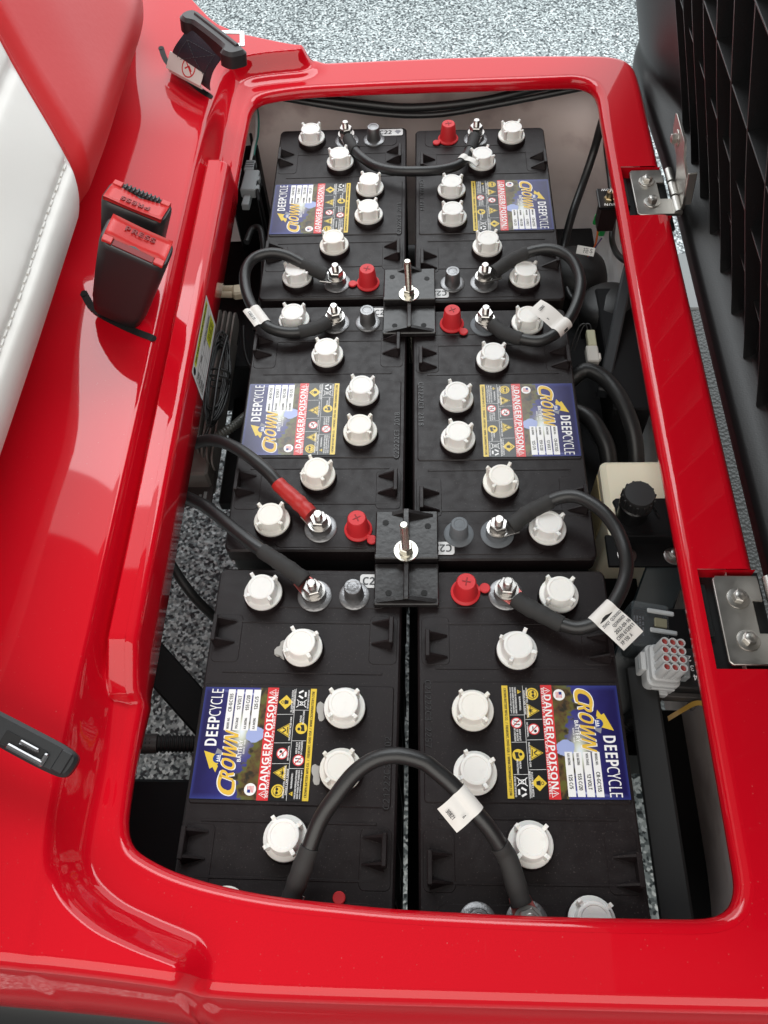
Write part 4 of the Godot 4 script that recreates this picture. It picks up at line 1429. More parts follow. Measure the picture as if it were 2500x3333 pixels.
	s.box(xf * Vector3(0.0345, 0.0062, -0.0010), Vector3(0.016, 0.0040, 0.0034), xf.basis, 0.0014)
	s.box(xf * Vector3(0.0205, 0.0065, -0.0045), Vector3(0.0040, 0.0040, 0.0100), xf.basis, 0.0014)
	part("latch_plate", s, M.chrome, t)
# ---------------------------------------------------------------- seat bottom, backrest
func pan_x(y: float, z: float) -> float:      # underside of the tipped-up seat bottom: x of the sheet
	var lean := 0.3735 - 0.27 * (y - 0.02)
	var lipx := 0.3365 - 0.05 * (y - 0.01)
	var k := smoothstep(0.026, 0.050, y)             # bottom lip to recess
	var f := smoothstep(-0.618, -0.440, z)           # far end: broad rounded side
	lipx -= 0.013 * smoothstep(-0.30, -0.66, z)
	lean -= 0.016 * smoothstep(-0.42, -0.66, z)
	return lerpf(lipx - 0.27 * maxf(y - 0.03, 0.0), lean, minf(k, lerpf(0.25, 1.0, f) if y > 0.05 else k * lerpf(0.25, 1.0, f)))

func make_seat():
	var t := thing("seat_bottom", "black ribbed plastic underside of the seat bottom, tipped up along the right", "seat", Vector3(0.35, 0.0, 0.0))
	var s := S.new()
	s.g = 0
	var prev := []
	var ys := [-0.012, -0.008, 0.0, 0.008, 0.014, 0.020, 0.026, 0.032, 0.038, 0.044, 0.050, 0.056, 0.09, 0.14, 0.20, 0.28, 0.36, 0.44, 0.52]
	for j in 101:
		var z := -0.670 + 1.27 * j / 100.0
		var row := []
		for i in ys.size():
			var y: float = ys[i]
			var x := pan_x(y, z)
			if y < 0.008:
				x += 0.020 * pow((0.008 - y) / 0.020, 2.0)
			if z < -0.630:
				x += 0.012 * pow((-0.630 - z) / 0.040, 2.0)
			row.append(Vector3(x, y, z))
		if prev:
			for i in row.size() - 1:
				s.quad(prev[i], prev[i + 1], row[i + 1], row[i])
		prev = row
	part("pan", s, M.seat_black, t)
	# upright ribs, deeper towards the top
	var top := 0.50
	for k in 14:
		var z := -0.437 + 0.0650 * k
		if z > 0.50:
			break
		s = S.new()
		s.g = -1
		var w := 0.0014
		var y0 := 0.024 + 0.004 * sin(k * 2.1)
		var n := 10
		for i in n:
			var a := lerpf(y0, top, float(i) / n)
			var b := lerpf(y0, top, float(i + 1) / n)
			var da := 0.0135 + 0.034 * smoothstep(0.0, 0.30, a - y0)
			var db := 0.0135 + 0.034 * smoothstep(0.0, 0.30, b - y0)
			var xa := pan_x(maxf(a, 0.06), z) - 0.006
			var xb := pan_x(maxf(b, 0.06), z) - 0.006
			var fa := 0.361 - 0.27 * (a - 0.022) - (da - 0.0135) * 0.35
			var fb := 0.361 - 0.27 * (b - 0.022) - (db - 0.0135) * 0.35
			for e in [-1, 1]:
				s.quad(Vector3(xa + 0.02, a, z + w * e), Vector3(fa, a, z + w * e), Vector3(fb, b, z + w * e), Vector3(xb + 0.02, b, z + w * e))
			s.quad(Vector3(fa, a, z - w), Vector3(fa, a, z + w), Vector3(fb, b, z + w), Vector3(fb, b, z - w))
			if i == 0:
				s.quad(Vector3(fa, a, z - w), Vector3(fa, a, z + w), Vector3(xa + 0.02, a + 0.002, z + w), Vector3(xa + 0.02, a + 0.002, z - w))
		part("rib", s, M.seat_black, t)
	# lengthwise cross ribs, lower than the uprights
	for q in [0.125, 0.215, 0.310, 0.41]:
		s = S.new()
		s.g = -1
		var zc := -0.437 + (0.0 if fmod(q * 100, 2.0) < 1 else 0.0)
		var x := pan_x(q, 0.0)
		var d := 0.006 + 0.020 * smoothstep(0.05, 0.35, q)
		s.box(Vector3(x - d * 0.5 + 0.002, q, (zc + 0.50) * 0.5), Vector3(d, 0.0022, 0.50 - zc), Basis(Vector3(0, 0, 1), 0.25), 0.0004)
		part("cross_rib", s, M.seat_black, t)
	# thick cushion behind the pan
	s = S.new()
	s.box(Vector3(0.375, 0.29, -0.03), Vector3(0.10, 0.46, 1.20), Basis(Vector3(0, 0, 1), 0.263), 0.03)
	part("cushion", s, M.vinyl_white, t)

func seam_z(v: float) -> float:     # where white meets red on the backrest
	return -0.150 - 0.72 * v

func back_point(v: float, z: float, wing: bool) -> Vector3:    # v metres up the face from its lower edge
	var dir := Vector2(-0.52, 0.855).normalized()
	var p := Vector2(-0.3170, 0.185) + dir * v
	var n := Vector2(dir.y, -dir.x)       # forward (+x) and up
	var push := 0.0
	if v < 0.035:
		push -= (0.018 if wing else 0.022) * pow(1.0 - v / 0.035, 2.2)
	var gap := z - seam_z(v)
	if wing:
		push += 0.006 * smoothstep(0.0, 0.12, -gap) - 0.011 * smoothstep(0.020, 0.0, -gap)
		push -= 0.080 * pow(clampf((-0.43 - z) / 0.21, 0, 1), 2.2)
		push += 0.0015 * sin(z * 23.0) * sin(v * 31.0 + 0.5)
	else:
		push += 0.012 * smoothstep(0.0, 0.022, gap) - 0.011
		push -= 0.05 * pow(maxf(z, 0.0), 1.5)
		for g in [0.037, 0.115, 0.193, 0.271]:
			push -= 0.0042 * exp(-pow((v - g) / 0.0042, 2.0)) * smoothstep(0.004, 0.014, gap)
			push -= 0.0012 * exp(-pow((v - g) / 0.012, 2.0)) * (0.5 + 0.5 * sin(z * 210.0)) * smoothstep(0.004, 0.014, gap)
		push += 0.0012 * sin(z * 29.0 + 1.0) * sin(v * 40.0)
	return Vector3(p.x + n.x * push, p.y + n.y * push, z)

func make_backrest():
	var t := thing("backrest", "white and red vinyl seat backrest leaning back at the upper left", "seat backrest", Vector3(-0.42, 0.10, -0.1))
	for wing in [true, false]:
		var s := S.new()
		s.g = 0
		var prev := []
		for j in 141:
			var v := 0.64 * pow(j / 140.0, 1.5)
			var row := []
			for i in 61:
				var f := i / 60.0
				var z: float
				if wing:
					z = lerpf(-0.640, seam_z(v) + 0.035, f)
				else:
					z = lerpf(seam_z(v), 0.60, pow(f, 1.2))
				row.append(back_point(v, z, wing))
			if prev:
				for i in 60:
					s.quad(prev[i], row[i], row[i + 1], prev[i + 1])
			else:
				# turn under
				for i in 60:
					var a: Vector3 = row[i]
					var b: Vector3 = row[i + 1]
					s.quad(a, b, b + Vector3(-0.09, -0.012, 0), a + Vector3(-0.09, -0.012, 0))
			prev = row
		part("red_bolster" if wing else "white_cushion", s, M.vinyl_red if wing else M.vinyl_white, t)
	# piping along the seam and stitches along the lower roll
	var s := S.new()
	var pts := PackedVector3Array()
	for k in 30:
		var v := 0.012 + 0.6 * k / 29.0
		pts.append(back_point(v, seam_z(v), false) + Vector3(0.0002, 0.0002, 0))
	s.tube(pts, 0.0024, 8)
	part("piping", s, M.vinyl_red, t)
	for k in 60:
		var z := -0.166 + k * 0.0105
		var g := 0.037
		if z > 0.45:
			break
		s = S.new()
		var a := back_point(g, z, false)
		s.tube(PackedVector3Array([a + Vector3(0.0004, 0.0004, 0), a + Vector3(0.0004, 0.0004, 0.0072)]), 0.0012, 6)
		part("stitch", s, M.vinyl_white, t)
	s = S.new()
	s.box(Vector3(-0.640, 0.44, -0.02), Vector3(0.16, 0.74, 1.18), Basis(Vector3(0, 0, 1), 0.52), 0.03)
	part("back_shell", s, M.trim, t)

# ---------------------------------------------------------------- fittings round the bay
func wire(called: String, label: String, ctrl: Array, r: float, m: Material, category := "cable", group := "") -> Node3D:
	var t := thing(called, label, category, Vector3(ctrl[0].x, ctrl[0].y, ctrl[0].z), group)
	var s := S.new()
	s.tube(spline(ctrl, 6), r, 12)
	part("insulation", s, m, t)
	return t

func corrugated(t: Node3D, called: String, ctrl: Array, r: float, m: Material, pitch := 0.004):
	var p := spline(ctrl, 10)
	var L := path_length(p)
	var q := PackedVector3Array()
	var rad := PackedFloat32Array()
	var n := int(L / pitch) * 4
	for i in n + 1:
		q.append(path_part(p, L * i / n, L * i / n + 1e-6)[0] if i < n else p[p.size() - 1])
		rad.append(r * (1.0 if i % 4 < 2 else 0.84))
	var s := S.new()
	s.tube(q, rad, 14)
	part(called, s, m, t)

func beam(t: Node3D, called: String, a: Vector3, b: Vector3, w: float, h: float, m: Material, up := Vector3.UP):
	var d := (b - a).normalized()
	var side := d.cross(up).normalized()
	var s := S.new()
	s.box((a + b) * 0.5, Vector3(w, h, a.distance_to(b)), Basis(side, d.cross(side) * -1.0, -d), 0.002)
	part(called, s, m, t)

func make_frame():
	var t := cart
	for q in [[-0.0965, 0.175], [0.0870, 0.182]]:
		var s := S.new()
		s.box(Vector3(q[0], -0.270, 0.0), Vector3(q[1], 0.014, 1.06), Basis(), 0.001)
		part("tray", s, M.frame, t)
	var s := S.new()
	s.box(Vector3(0.0, -0.285, -0.26), Vector3(0.05, 0.010, 0.70), Basis(), 0.001)
	part("tray_bridge", s, M.frame, t)
	# right-hand rails and braces
	s = S.new()
	s.box(Vector3(0.2330, -0.080, 0.405), Vector3(0.027, 0.10, 0.27), Basis(Vector3(0, 0, 1), 0.27), 0.002)
	part("side_rail", s, M.black, t)
	s = S.new()
	s.box(Vector3(0.233, -0.165, 0.110), Vector3(0.046, 0.08, 0.44), Basis(), 0.002)
	part("side_rail", s, M.frame, t)
	beam(t, "brace", Vector3(0.278, -0.030, -0.262), Vector3(0.232, -0.070, -0.090), 0.014, 0.022, M.frame_worn)
	beam(t, "brace", Vector3(0.276, -0.040, 0.135), Vector3(0.205, -0.115, 0.300), 0.040, 0.006, M.frame_teal)
	s = S.new()
	s.box(Vector3(0.262, -0.115, -0.155), Vector3(0.045, 0.12, 0.20), Basis(), 0.002)
	part("side_plate", s, M.frame, t)
	s = S.new()
	s.box(Vector3(0.214, -0.150, -0.06), Vector3(0.05, 0.10, 0.30), Basis(), 0.002)
	part("side_plate", s, M.frame, t)
	s = S.new()
	s.box(Vector3(0.225, -0.160, -0.31), Vector3(0.09, 0.06, 0.30), Basis(), 0.002)
	part("side_plate", s, M.frame, t)
	s = S.new()
	s.box(Vector3(0.243, -0.036, 0.145), Vector3(0.078, 0.005, 0.036), Basis(), 0.0006)
	part("bolt_plate", s, M.frame, t)
	hex_bolt(t, Vector3(0.223, -0.0335, 0.151), Vector3.UP, M.steel_dark, 0.2)
	hex_bolt(t, Vector3(0.270, -0.0335, 0.152), Vector3.UP, M.steel, 0.2)
	s = S.new()
	s.box(Vector3(0.2900, -0.205, 0.410), Vector3(0.050, 0.012, 0.30), Basis(), 0.001)
	part("side_plate", s, M.black, t)
	# left-hand struts
	beam(t, "strut", Vector3(-0.285, -0.085, 0.232), Vector3(-0.190, -0.130, 0.322), 0.036, 0.030, M.frame)
	beam(t, "strut", Vector3(-0.285, -0.080, 0.216), Vector3(-0.190, -0.118, 0.300), 0.003, 0.012, M.frame_worn)
	s = S.new()
	s.box(Vector3(-0.245, -0.150, 0.460), Vector3(0.13, 0.10, 0.19), Basis(), 0.003)
	part("side_plate", s, M.frame, t)
	s = S.new()
	s.box(Vector3(-0.248, -0.120, -0.500), Vector3(0.05, 0.16, 0.10), Basis(Vector3.UP, 0.18), 0.002)
	part("side_plate", s, M.frame, t)
	s = S.new()
	s.box(Vector3(-0.245, -0.200, -0.340), Vector3(0.09, 0.10, 0.26), Basis(), 0.002)
	part("side_plate", s, M.frame, t)
	s = S.new()
	s.box(Vector3(-0.225, -0.230, -0.14), Vector3(0.08, 0.02, 0.22), Basis(), 0.002)
	part("side_plate", s, M.frame, t)
	beam(t, "corner_plate", Vector3(-0.238, -0.055, -0.545), Vector3(-0.212, -0.060, -0.400), 0.004, 0.08, M.frame)

func make_left_fittings():
	# motor controller: dark grey finned block
	var t := thing("motor_controller", "grey-brown finned motor controller under the left ledge", "motor controller", Vector3(-0.27, -0.12, -0.12))
	var s := S.new()
	s.box(Vector3(-0.283, -0.115, -0.115), Vector3(0.075, 0.05, 0.25), Basis(), 0.003)
	part("housing", s, M.controller, t)
	for k in 9:
		s = S.new()
		var f := k / 8.0
		var x := -0.2395 - 0.0066 * k
		var z0 := -0.252 + 0.0 * f
		var z1 := -0.002 - 0.006 * k
		# upright plate with a rounded near corner
		var h := 0.028 + 0.0035 * k
		var o := Vector3(x, -0.094, (z0 + z1) * 0.5)
		var yz := rrect(z1 - z0, h, 0.011, 5)
		s.prism(yz, -0.0012, 0.0012, Transform3D(Basis(Vector3(0, 0, 1), Vector3(1, 0, 0), Vector3(0, 1, 0)), o), 0.0004)
		part("fin", s, M.controller, t)
	s = S.new()
	s.box(Vector3(-0.266, -0.121, 0.012), Vector3(0.046, 0.004, 0.048), Basis(), 0.001)
	part("mounting_plate", s, M.controller_dark, t)
	s = S.new()
	s.box(Vector3(-0.252, -0.1186, 0.022), Vector3(0.004, 0.001, 0.010), Basis(), 0.0002)
	part("slot", s, M.plate_slot, t)
	s = S.new()
	s.box(Vector3(-0.258, -0.1186, 0.024), Vector3(0.003, 0.001, 0.006), Basis(), 0.0002)
	part("slot", s, M.plate_slot, t)
	# hank of thin wire tied up on the controller
	t = thing("wire_hank", "hank of thin black wire tied up on the finned controller", "wire", Vector3(-0.232, -0.05, -0.088))
	for k in 16:
		s = S.new()
		var pts := []
		var rx := 0.0135 * (0.45 + 0.6 * k / 15.0)
		var rz := 0.060 + 0.010 * sin(k * 1.7)
		for i in 25:
			var a := TAU * i / 24.0
			pts.append(Vector3(-0.2330 + rx * cos(a) * (1.0 if cos(a) > 0 else 0.75), -0.030 + 0.006 * sin(k * 2.3) - 0.010 * cos(a), -0.088 + rz * sin(a) + 0.004 * sin(k * 3.1)))
		s.tube(spline(pts, 2), 0.0011, 6)
		part("wire_loop", s, M.rubber, t)
	for z in [-0.093, -0.083]:
		s = S.new()
		var pts := []
		for i in 13:
			var a := TAU * i / 12.0
			pts.append(Vector3(-0.2315 + 0.0145 * cos(a), -0.030 + 0.011 * sin(a), z))
		s.tube(spline(pts, 2), 0.0015, 6)
		part("cable_tie", s, M.black, t)
	s = S.new()
	s.tube(spline([Vector3(-0.226, -0.024, -0.150), Vector3(-0.227, -0.017, -0.090), Vector3(-0.2275, -0.022, -0.030), Vector3(-0.234, -0.035, -0.018), Vector3(-0.240, -0.040, -0.006)], 6), 0.0018, 8)
	part("wire_tail", s, M.rubber, t)
	# grey plug in the far corner with its wire
	t = thing("wire_plug", "light grey wire plug with a pale wire in the far left corner", "connector", Vector3(-0.228, -0.03, -0.44))
	s = S.new()
	s.box(Vector3(-0.2315, -0.023, -0.472), Vector3(0.014, 0.012, 0.022), Basis(Vector3.UP, -0.06), 0.001)
	s.box(Vector3(-0.2280, -0.025, -0.440), Vector3(0.021, 0.015, 0.044), Basis(Vector3.UP, -0.06), 0.0015)
	s.box(Vector3(-0.2180, -0.023, -0.445), Vector3(0.006, 0.008, 0.008), Basis(), 0.001)
	s.box(Vector3(-0.2165, -0.023, -0.426), Vector3(0.006, 0.008, 0.010), Basis(), 0.001)
	s.box(Vector3(-0.2310, -0.030, -0.409), Vector3(0.010, 0.010, 0.026), Basis(Vector3.UP, -0.06), 0.001)
	part("plug_shell", s, M.plug_grey, t)
	for k in 3:
		s = S.new()
		s.box(Vector3(-0.2315, -0.0165, -0.477 + k * 0.005), Vector3(0.012, 0.001, 0.0014), Basis(), 0.0003)
		part("grip_rib", s, M.plug_dark, t)
	s = S.new()
	s.tube(spline([Vector3(-0.2325, -0.022, -0.480), Vector3(-0.2290, -0.012, -0.505), Vector3(-0.2270, -0.008, -0.530), Vector3(-0.2280, 0.002, -0.560), Vector3(-0.2320, 0.02, -0.580)], 6), 0.0024, 8)
	part("pale_wire", s, M.wire_white, t)
	s = S.new()
	s.tube(spline([Vector3(-0.2300, -0.024, -0.484), Vector3(-0.2265, -0.014, -0.507), Vector3(-0.2240, -0.010, -0.531), Vector3(-0.2250, 0.0, -0.560), Vector3(-0.230, 0.02, -0.582)], 6), 0.0016, 8)
	part("green_wire", s, M.wire_green, t)
	# beige plug
	t = thing("wire_plug", "beige wire plug under the left ledge beside the looping jumper cable", "connector", Vector3(-0.228, -0.03, -0.233))
	s = S.new()
	s.box(Vector3(-0.2225, -0.032, -0.234), Vector3(0.016, 0.013, 0.018), Basis(Vector3.UP, 0.15), 0.0025)
	s.lathe([Vector2(0, 0), Vector2(0.0052, 0), Vector2(0.0055, 0.017), Vector2(0, 0.017)], along(Vector3(-0.247, -0.031, -0.238), Vector3(1, 0, 0.05)), 14)
	s.lathe([Vector2(0, 0), Vector2(0.0040, 0), Vector2(0.0042, 0.017), Vector2(0, 0.017)], along(Vector3(-0.247, -0.031, -0.229), Vector3(1, 0, 0.05)), 14)
	part("plug_shell", s, M.plug_beige, t)
	# conduits and hoses
	t = thing("conduit", "grey corrugated conduit between the controller and the middle left battery", "conduit", Vector3(-0.215, -0.06, -0.04))
	corrugated(t, "corrugated_tube", [Vector3(-0.245, -0.070, -0.020), Vector3(-0.224, -0.062, -0.030), Vector3(-0.214, -0.060, -0.037), Vector3(-0.206, -0.064, -0.050), Vector3(-0.200, -0.08, -0.075)], 0.0058, M.conduit_grey, 0.0034)
	wire("hose", "black braided hose crossing the gap beside the nearest left battery", [Vector3(-0.275, -0.035, 0.125), Vector3(-0.251, -0.050, 0.158), Vector3(-0.239, -0.062, 0.173), Vector3(-0.227, -0.080, 0.184), Vector3(-0.205, -0.110, 0.198)], 0.0052, M.rubber_dark, "hose")
	t = thing("conduit", "black corrugated conduit with a grey cuff at the lower left of the bay", "conduit", Vector3(-0.24, -0.09, 0.333))
	corrugated(t, "corrugated_tube", [Vector3(-0.290, -0.082, 0.336), Vector3(-0.262, -0.084, 0.335), Vector3(-0.240, -0.090, 0.333), Vector3(-0.205, -0.102, 0.330)], 0.0092, M.rubber_dark, 0.0036)
	s = S.new()
	s.tube(PackedVector3Array([Vector3(-0.268, -0.0835, 0.3355), Vector3(-0.2505, -0.0868, 0.334)]), 0.0098, 16)
	part("cuff", s, M.controller_dark, t)
	wire("hose", "thin black hose looping beside the beige plug", [Vector3(-0.232, -0.06, -0.36), Vector3(-0.226, -0.058, -0.385), Vector3(-0.214, -0.056, -0.382), Vector3(-0.207, -0.062, -0.350), Vector3(-0.206, -0.085, -0.30), Vector3(-0.215, -0.11, -0.24)], 0.0045, M.rubber_dark, "hose")
	wire("hose", "thin dark hose hanging in a bow beside the far end of the controller", [Vector3(-0.226, -0.085, -0.225), Vector3(-0.222, -0.092, -0.190), Vector3(-0.212, -0.098, -0.165), Vector3(-0.200, -0.10, -0.170)], 0.0022, M.rubber_dark, "hose")

func make_right_fittings():
	# tow / run switch on the inner wall
	var t := thing("tow_run_switch", "black TOW RUN toggle switch under the right rail", "toggle switch", Vector3(0.252, 0.0, -0.335))
	var s := S.new()
	s.box(Vector3(0.2535, 0.0175, -0.337), Vector3(0.030, 0.005, 0.037), Basis(), 0.0012)
	part("face_plate", s, M.black_gloss, t)
	s = S.new()
	s.box(Vector3(0.2545, -0.004, -0.337), Vector3(0.022, 0.040, 0.026), Basis(), 0.0015)
	part("switch_body", s, M.maroon, t)
	s = S.new()
	hex(s, Vector3(0.252, 0.020, -0.334), 0.0110, 0.0030, Transform3D(), 0.2)
	s.lathe([Vector2(0, 0.023), Vector2(0.0042, 0.023), Vector2(0.0040, 0.031), Vector2(0, 0.031)], Transform3D(Basis(), Vector3(0.252, 0, -0.334)), 14)
	part("bushing", s, M.brass, t)
	s = S.new()
	s.tube(PackedVector3Array([Vector3(0.252, 0.030, -0.334), Vector3(0.2575, 0.042, -0.345)]), PackedFloat32Array([0.0016, 0.0024]), 10)
	part("toggle_lever", s, M.steel, t)
	var st := new_letters()
	var xf := Transform3D(Basis(Vector3(-1, 0, 0), Vector3(0, 0, 1), Vector3(0, 1, 0)), Vector3(0.2535, 0.0200, -0.337))
	letters(st, "TOW", xf, Vector2(0.002, -0.0145), 0.0145, 0.0042, 0.0001)
	letters(st, "RUN", xf, Vector2(0.001, 0.0140), 0.0145, 0.0042, 0.0001)
	lettering("white_lettering", st, M.print_white, t)
	for q in [[Vector3(0.2475, -0.026, -0.352), 0.020], [Vector3(0.2550, -0.033, -0.340), 0.026]]:
		s = S.new()
		s.box(q[0], Vector3(0.0085, q[1], 0.006), Basis(Vector3(1, 0, 0), 0.3), 0.0015)
		part("green_terminal", s, M.green_clear, t)
	s = S.new()
	s.tube(spline([Vector3(0.2495, -0.034, -0.349), Vector3(0.2505, -0.050, -0.344), Vector3(0.2495, -0.066, -0.343), Vector3(0.244, -0.085, -0.345)], 5), 0.0012, 8)
	part("orange_wire", s, M.wire_orange, t)
	s = S.new()
	s.tube(spline([Vector3(0.2555, -0.046, -0.338), Vector3(0.2520, -0.058, -0.340), Vector3(0.2495, -0.068, -0.3415), Vector3(0.244, -0.087, -0.343)], 5), 0.0010, 8)
	part("violet_wire", s, M.wire_violet, t)
	s = S.new()
	var px := frame(Vector3(0.2355, -0.060, -0.330), Vector3(0.023, -0.001, 0.0055), Vector3(0.003, 0.006, -0.010))
	s.box(Vector3.ZERO, Vector3(0.0240, 0.0118, 0.0006), Basis(), 0.0002)
	var tag := part("paper_tag", s, M.paper, t)
	tag.transform = Transform3D(px.basis, px.origin + tag.position)
	# two handwritten characters, stroke by stroke
	s = S.new()
	for q in [[-2.6, 2.4, 0.4, 2.6], [-1.2, 4.2, -1.4, -3.6], [-2.8, -1.0, 0.4, 0.2], [1.4, 4.4, 0.8, 2.6], [1.2, 3.2, 4.2, 3.4], [1.0, 1.2, 4.2, 1.4], [4.2, 1.4, 4.0, -1.6], [2.6, 2.2, 2.6, -1.8], [1.2, 0.8, 1.2, -2.6], [1.2, -2.8, 4.8, -2.8],
			[6.6, 3.0, 10.4, 3.2], [8.2, 4.4, 7.2, 1.0], [7.2, 1.0, 10.2, 1.2], [5.8, -1.0, 11.0, -0.8], [8.8, 1.6, 8.8, -4.0]]:
		bar(s, Vector2(q[0] - 0.8, q[1]) * 0.00098, Vector2(q[2] - 0.8, q[3]) * 0.00098, 0.00050, Transform3D(), 0.0004)
	part("ink_strokes", s, M.print_black, tag)
	wire("harness_cable", "black cable slanting down beside the far right battery", [Vector3(0.272, 0.045, -0.515), Vector3(0.262, 0.020, -0.495), Vector3(0.256, -0.020, -0.485), Vector3(0.244, -0.050, -0.459), Vector3(0.228, -0.070, -0.419), Vector3(0.219, -0.090, -0.391), Vector3(0.214, -0.098, -0.365), Vector3(0.212, -0.100, -0.324), Vector3(0.215, -0.100, -0.291), Vector3(0.223, -0.102, -0.276), Vector3(0.240, -0.115, -0.262)], 0.0058, M.rubber)
	wire("harness_cable", "black cable hanging down the inner wall behind the toggle switch", [Vector3(0.270, 0.03, -0.51), Vector3(0.2695, 0.0, -0.487), Vector3(0.2735, -0.020, -0.469), Vector3(0.2750, -0.030, -0.432), Vector3(0.2735, -0.040, -0.372), Vector3(0.267, -0.040, -0.331), Vector3(0.265, -0.030, -0.296), Vector3(0.267, -0.020, -0.271), Vector3(0.272, -0.010, -0.252), Vector3(0.283, 0.0, -0.235)], 0.0040, M.rubber)
	var k := 0
	for l in [["thick black cable strung under the far rim of the opening", [Vector3(-0.19, 0.028, -0.566), Vector3(-0.08, 0.014, -0.562), Vector3(0.0, 0.006, -0.560), Vector3(0.10, 0.012, -0.562), Vector3(0.19, 0.030, -0.563), Vector3(0.26, 0.036, -0.553)], 0.0060], ["thin black cable strung in front of the thick one under the far rim", [Vector3(-0.19, 0.030, -0.556), Vector3(-0.06, 0.006, -0.552), Vector3(0.03, 0.000, -0.551), Vector3(0.12, 0.012, -0.552), Vector3(0.24, 0.034, -0.552)], 0.0042]]:
		wire("harness_cable", l[0], l[1], l[2], M.rubber)
		k += 1
	t = thing("rubber_boot", "black rubber boot behind the white paper tag on the right", "rubber boot", Vector3(0.235, -0.15, -0.34))
	s = S.new()
	s.lathe([Vector2(0.052, -0.18), Vector2(0.046, -0.110), Vector2(0.040, -0.092), Vector2(0.030, -0.084), Vector2(0.0, -0.082)], Transform3D(Basis(), Vector3(0.2290, 0, -0.337)), 28)
	part("boot_shell", s, M.rubber_dark, t)
	t = thing("air_horn", "dull black rounded housing at the right of the middle row", "housing", Vector3(0.25, -0.14, -0.23))
	s = S.new()
	s.lathe([Vector2(0.0, 0.0), Vector2(0.026, 0.001), Vector2(0.034, 0.006), Vector2(0.038, 0.014), Vector2(0.038, 0.10)], along(Vector3(0.2515, -0.055, -0.240), Vector3(0.25, -1, 0.1)), 30)
	part("housing_shell", s, M.soft_black, t)
	# white two-way plug
	t = thing("wire_plug", "small milky two-way wire plug hanging beside the middle right battery", "connector", Vector3(0.222, -0.06, -0.14))
	s = S.new()
	s.box(Vector3(0.2230, -0.050, -0.160), Vector3(0.0105, 0.009, 0.026), Basis(), 0.001)
	part("upper_shell", s, M.plug_cream, t)
	s = S.new()
	s.box(Vector3(0.2220, -0.052, -0.135), Vector3(0.0145, 0.012, 0.026), Basis(), 0.0015)
	s.box(Vector3(0.2300, -0.050, -0.131), Vector3(0.003, 0.006, 0.010), Basis(), 0.0008)
	part("lower_shell", s, M.plug_white, t)
	for x in [-0.0025, 0.0025]:
		s = S.new()
		s.tube(spline([Vector3(0.223 + x, -0.050, -0.172), Vector3(0.220 + x, -0.046, -0.182), Vector3(0.212 + x, -0.050, -0.180), Vector3(0.203 + x, -0.07, -0.16)], 5), 0.0011, 7)
		part("wire", s, M.rubber, t)
	# thick hoses
	wire("hose", "thick black hose arching from the middle right battery behind the cream reservoir", [Vector3(0.180, -0.075, -0.095), Vector3(0.197, -0.055, -0.104), Vector3(0.213, -0.048, -0.109), Vector3(0.232, -0.048, -0.095), Vector3(0.247, -0.050, -0.067), Vector3(0.257, -0.058, -0.038), Vector3(0.262, -0.070, -0.014), Vector3(0.264, -0.090, 0.015)], 0.0095, M.rubber, "hose")
	wire("hose", "second thick black hose, inside the longer one, behind the cream reservoir", [Vector3(0.180, -0.060, -0.060), Vector3(0.196, -0.052, -0.049), Vector3(0.209, -0.050, -0.037), Vector3(0.219, -0.053, -0.018), Vector3(0.226, -0.060, 0.000), Vector3(0.230, -0.080, 0.03)], 0.0098, M.rubber, "hose")
	t = thing("wire_clip", "white plastic wire clip under the thick hoses", "clip", Vector3(0.222, -0.09, -0.06))
	s = S.new()
	s.lathe([Vector2(0.003, -0.004), Vector2(0.0065, -0.004), Vector2(0.0065, 0.004), Vector2(0.003, 0.004)], along(Vector3(0.226, -0.088, -0.052), Vector3(0.3, 1, 0.4)), 8)
	s.box(Vector3(0.232, -0.088, -0.048), Vector3(0.008, 0.004, 0.005), Basis(Vector3.UP, 0.5), 0.0008)
	part("clip_body", s, M.plug_white, t)
	# cream reservoir with its black cap and bracket
	t = thing("reservoir", "cream plastic fluid reservoir with a black screw cap at the right", "fluid reservoir", Vector3(0.245, -0.11, 0.08))
	s = S.new()
	s.prism(rrect(0.088, 0.098, 0.009, 5, Vector2(0.2520, 0.0830)), -0.150, -0.0300, Transform3D(), 0.0060)
	part("tank", s, M.tank, t)
	s = S.new()
	s.box(Vector3(0.212, -0.100, 0.070), Vector3(0.010, 0.11, 0.060), Basis(), 0.004)
	part("tank_foot", s, M.tank_yellow, t)
	s = S.new()
	s.lathe([Vector2(0.0, -0.03), Vector2(0.0150, -0.03), Vector2(0.0150, -0.002), Vector2(0.0166, 0.000), Vector2(0.0166, 0.004), Vector2(0.0150, 0.006)], Transform3D(Basis(), Vector3(0.2300, 0, 0.1110)), 30)
	part("cap_neck", s, M.black_gloss, t)
	s = S.new()
	s.lathe([Vector2(0.0155, 0.004), Vector2(0.0160, 0.008), Vector2(0.0156, 0.0190), Vector2(0.0145, 0.0212), Vector2(0, 0.0215)], Transform3D(Basis(), Vector3(0.2300, 0, 0.1105)), 36)
	var cap := part("screw_cap", s, M.soft_black, t)
	for q in 14:
		s = S.new()
		var a := TAU * q / 14.0
		s.box(Vector3(0.2300 + 0.0160 * cos(a), 0.0125, 0.1105 + 0.0160 * sin(a)), Vector3(0.0022, 0.0125, 0.0024), Basis(Vector3.UP, -a), 0.0006)
		part("grip_rib", s, M.soft_black, cap)
	s = S.new()
	s.prism(PackedVector2Array([Vector2(0.2130, 0.0945), Vector2(0.2165, 0.0915), Vector2(0.290, 0.0915), Vector2(0.290, 0.1410), Vector2(0.2170, 0.1330), Vector2(0.2130, 0.1190), Vector2(0.2150, 0.1140), Vector2(0.2150, 0.1010)]), -0.0225, -0.0180, Transform3D(), 0.0008)
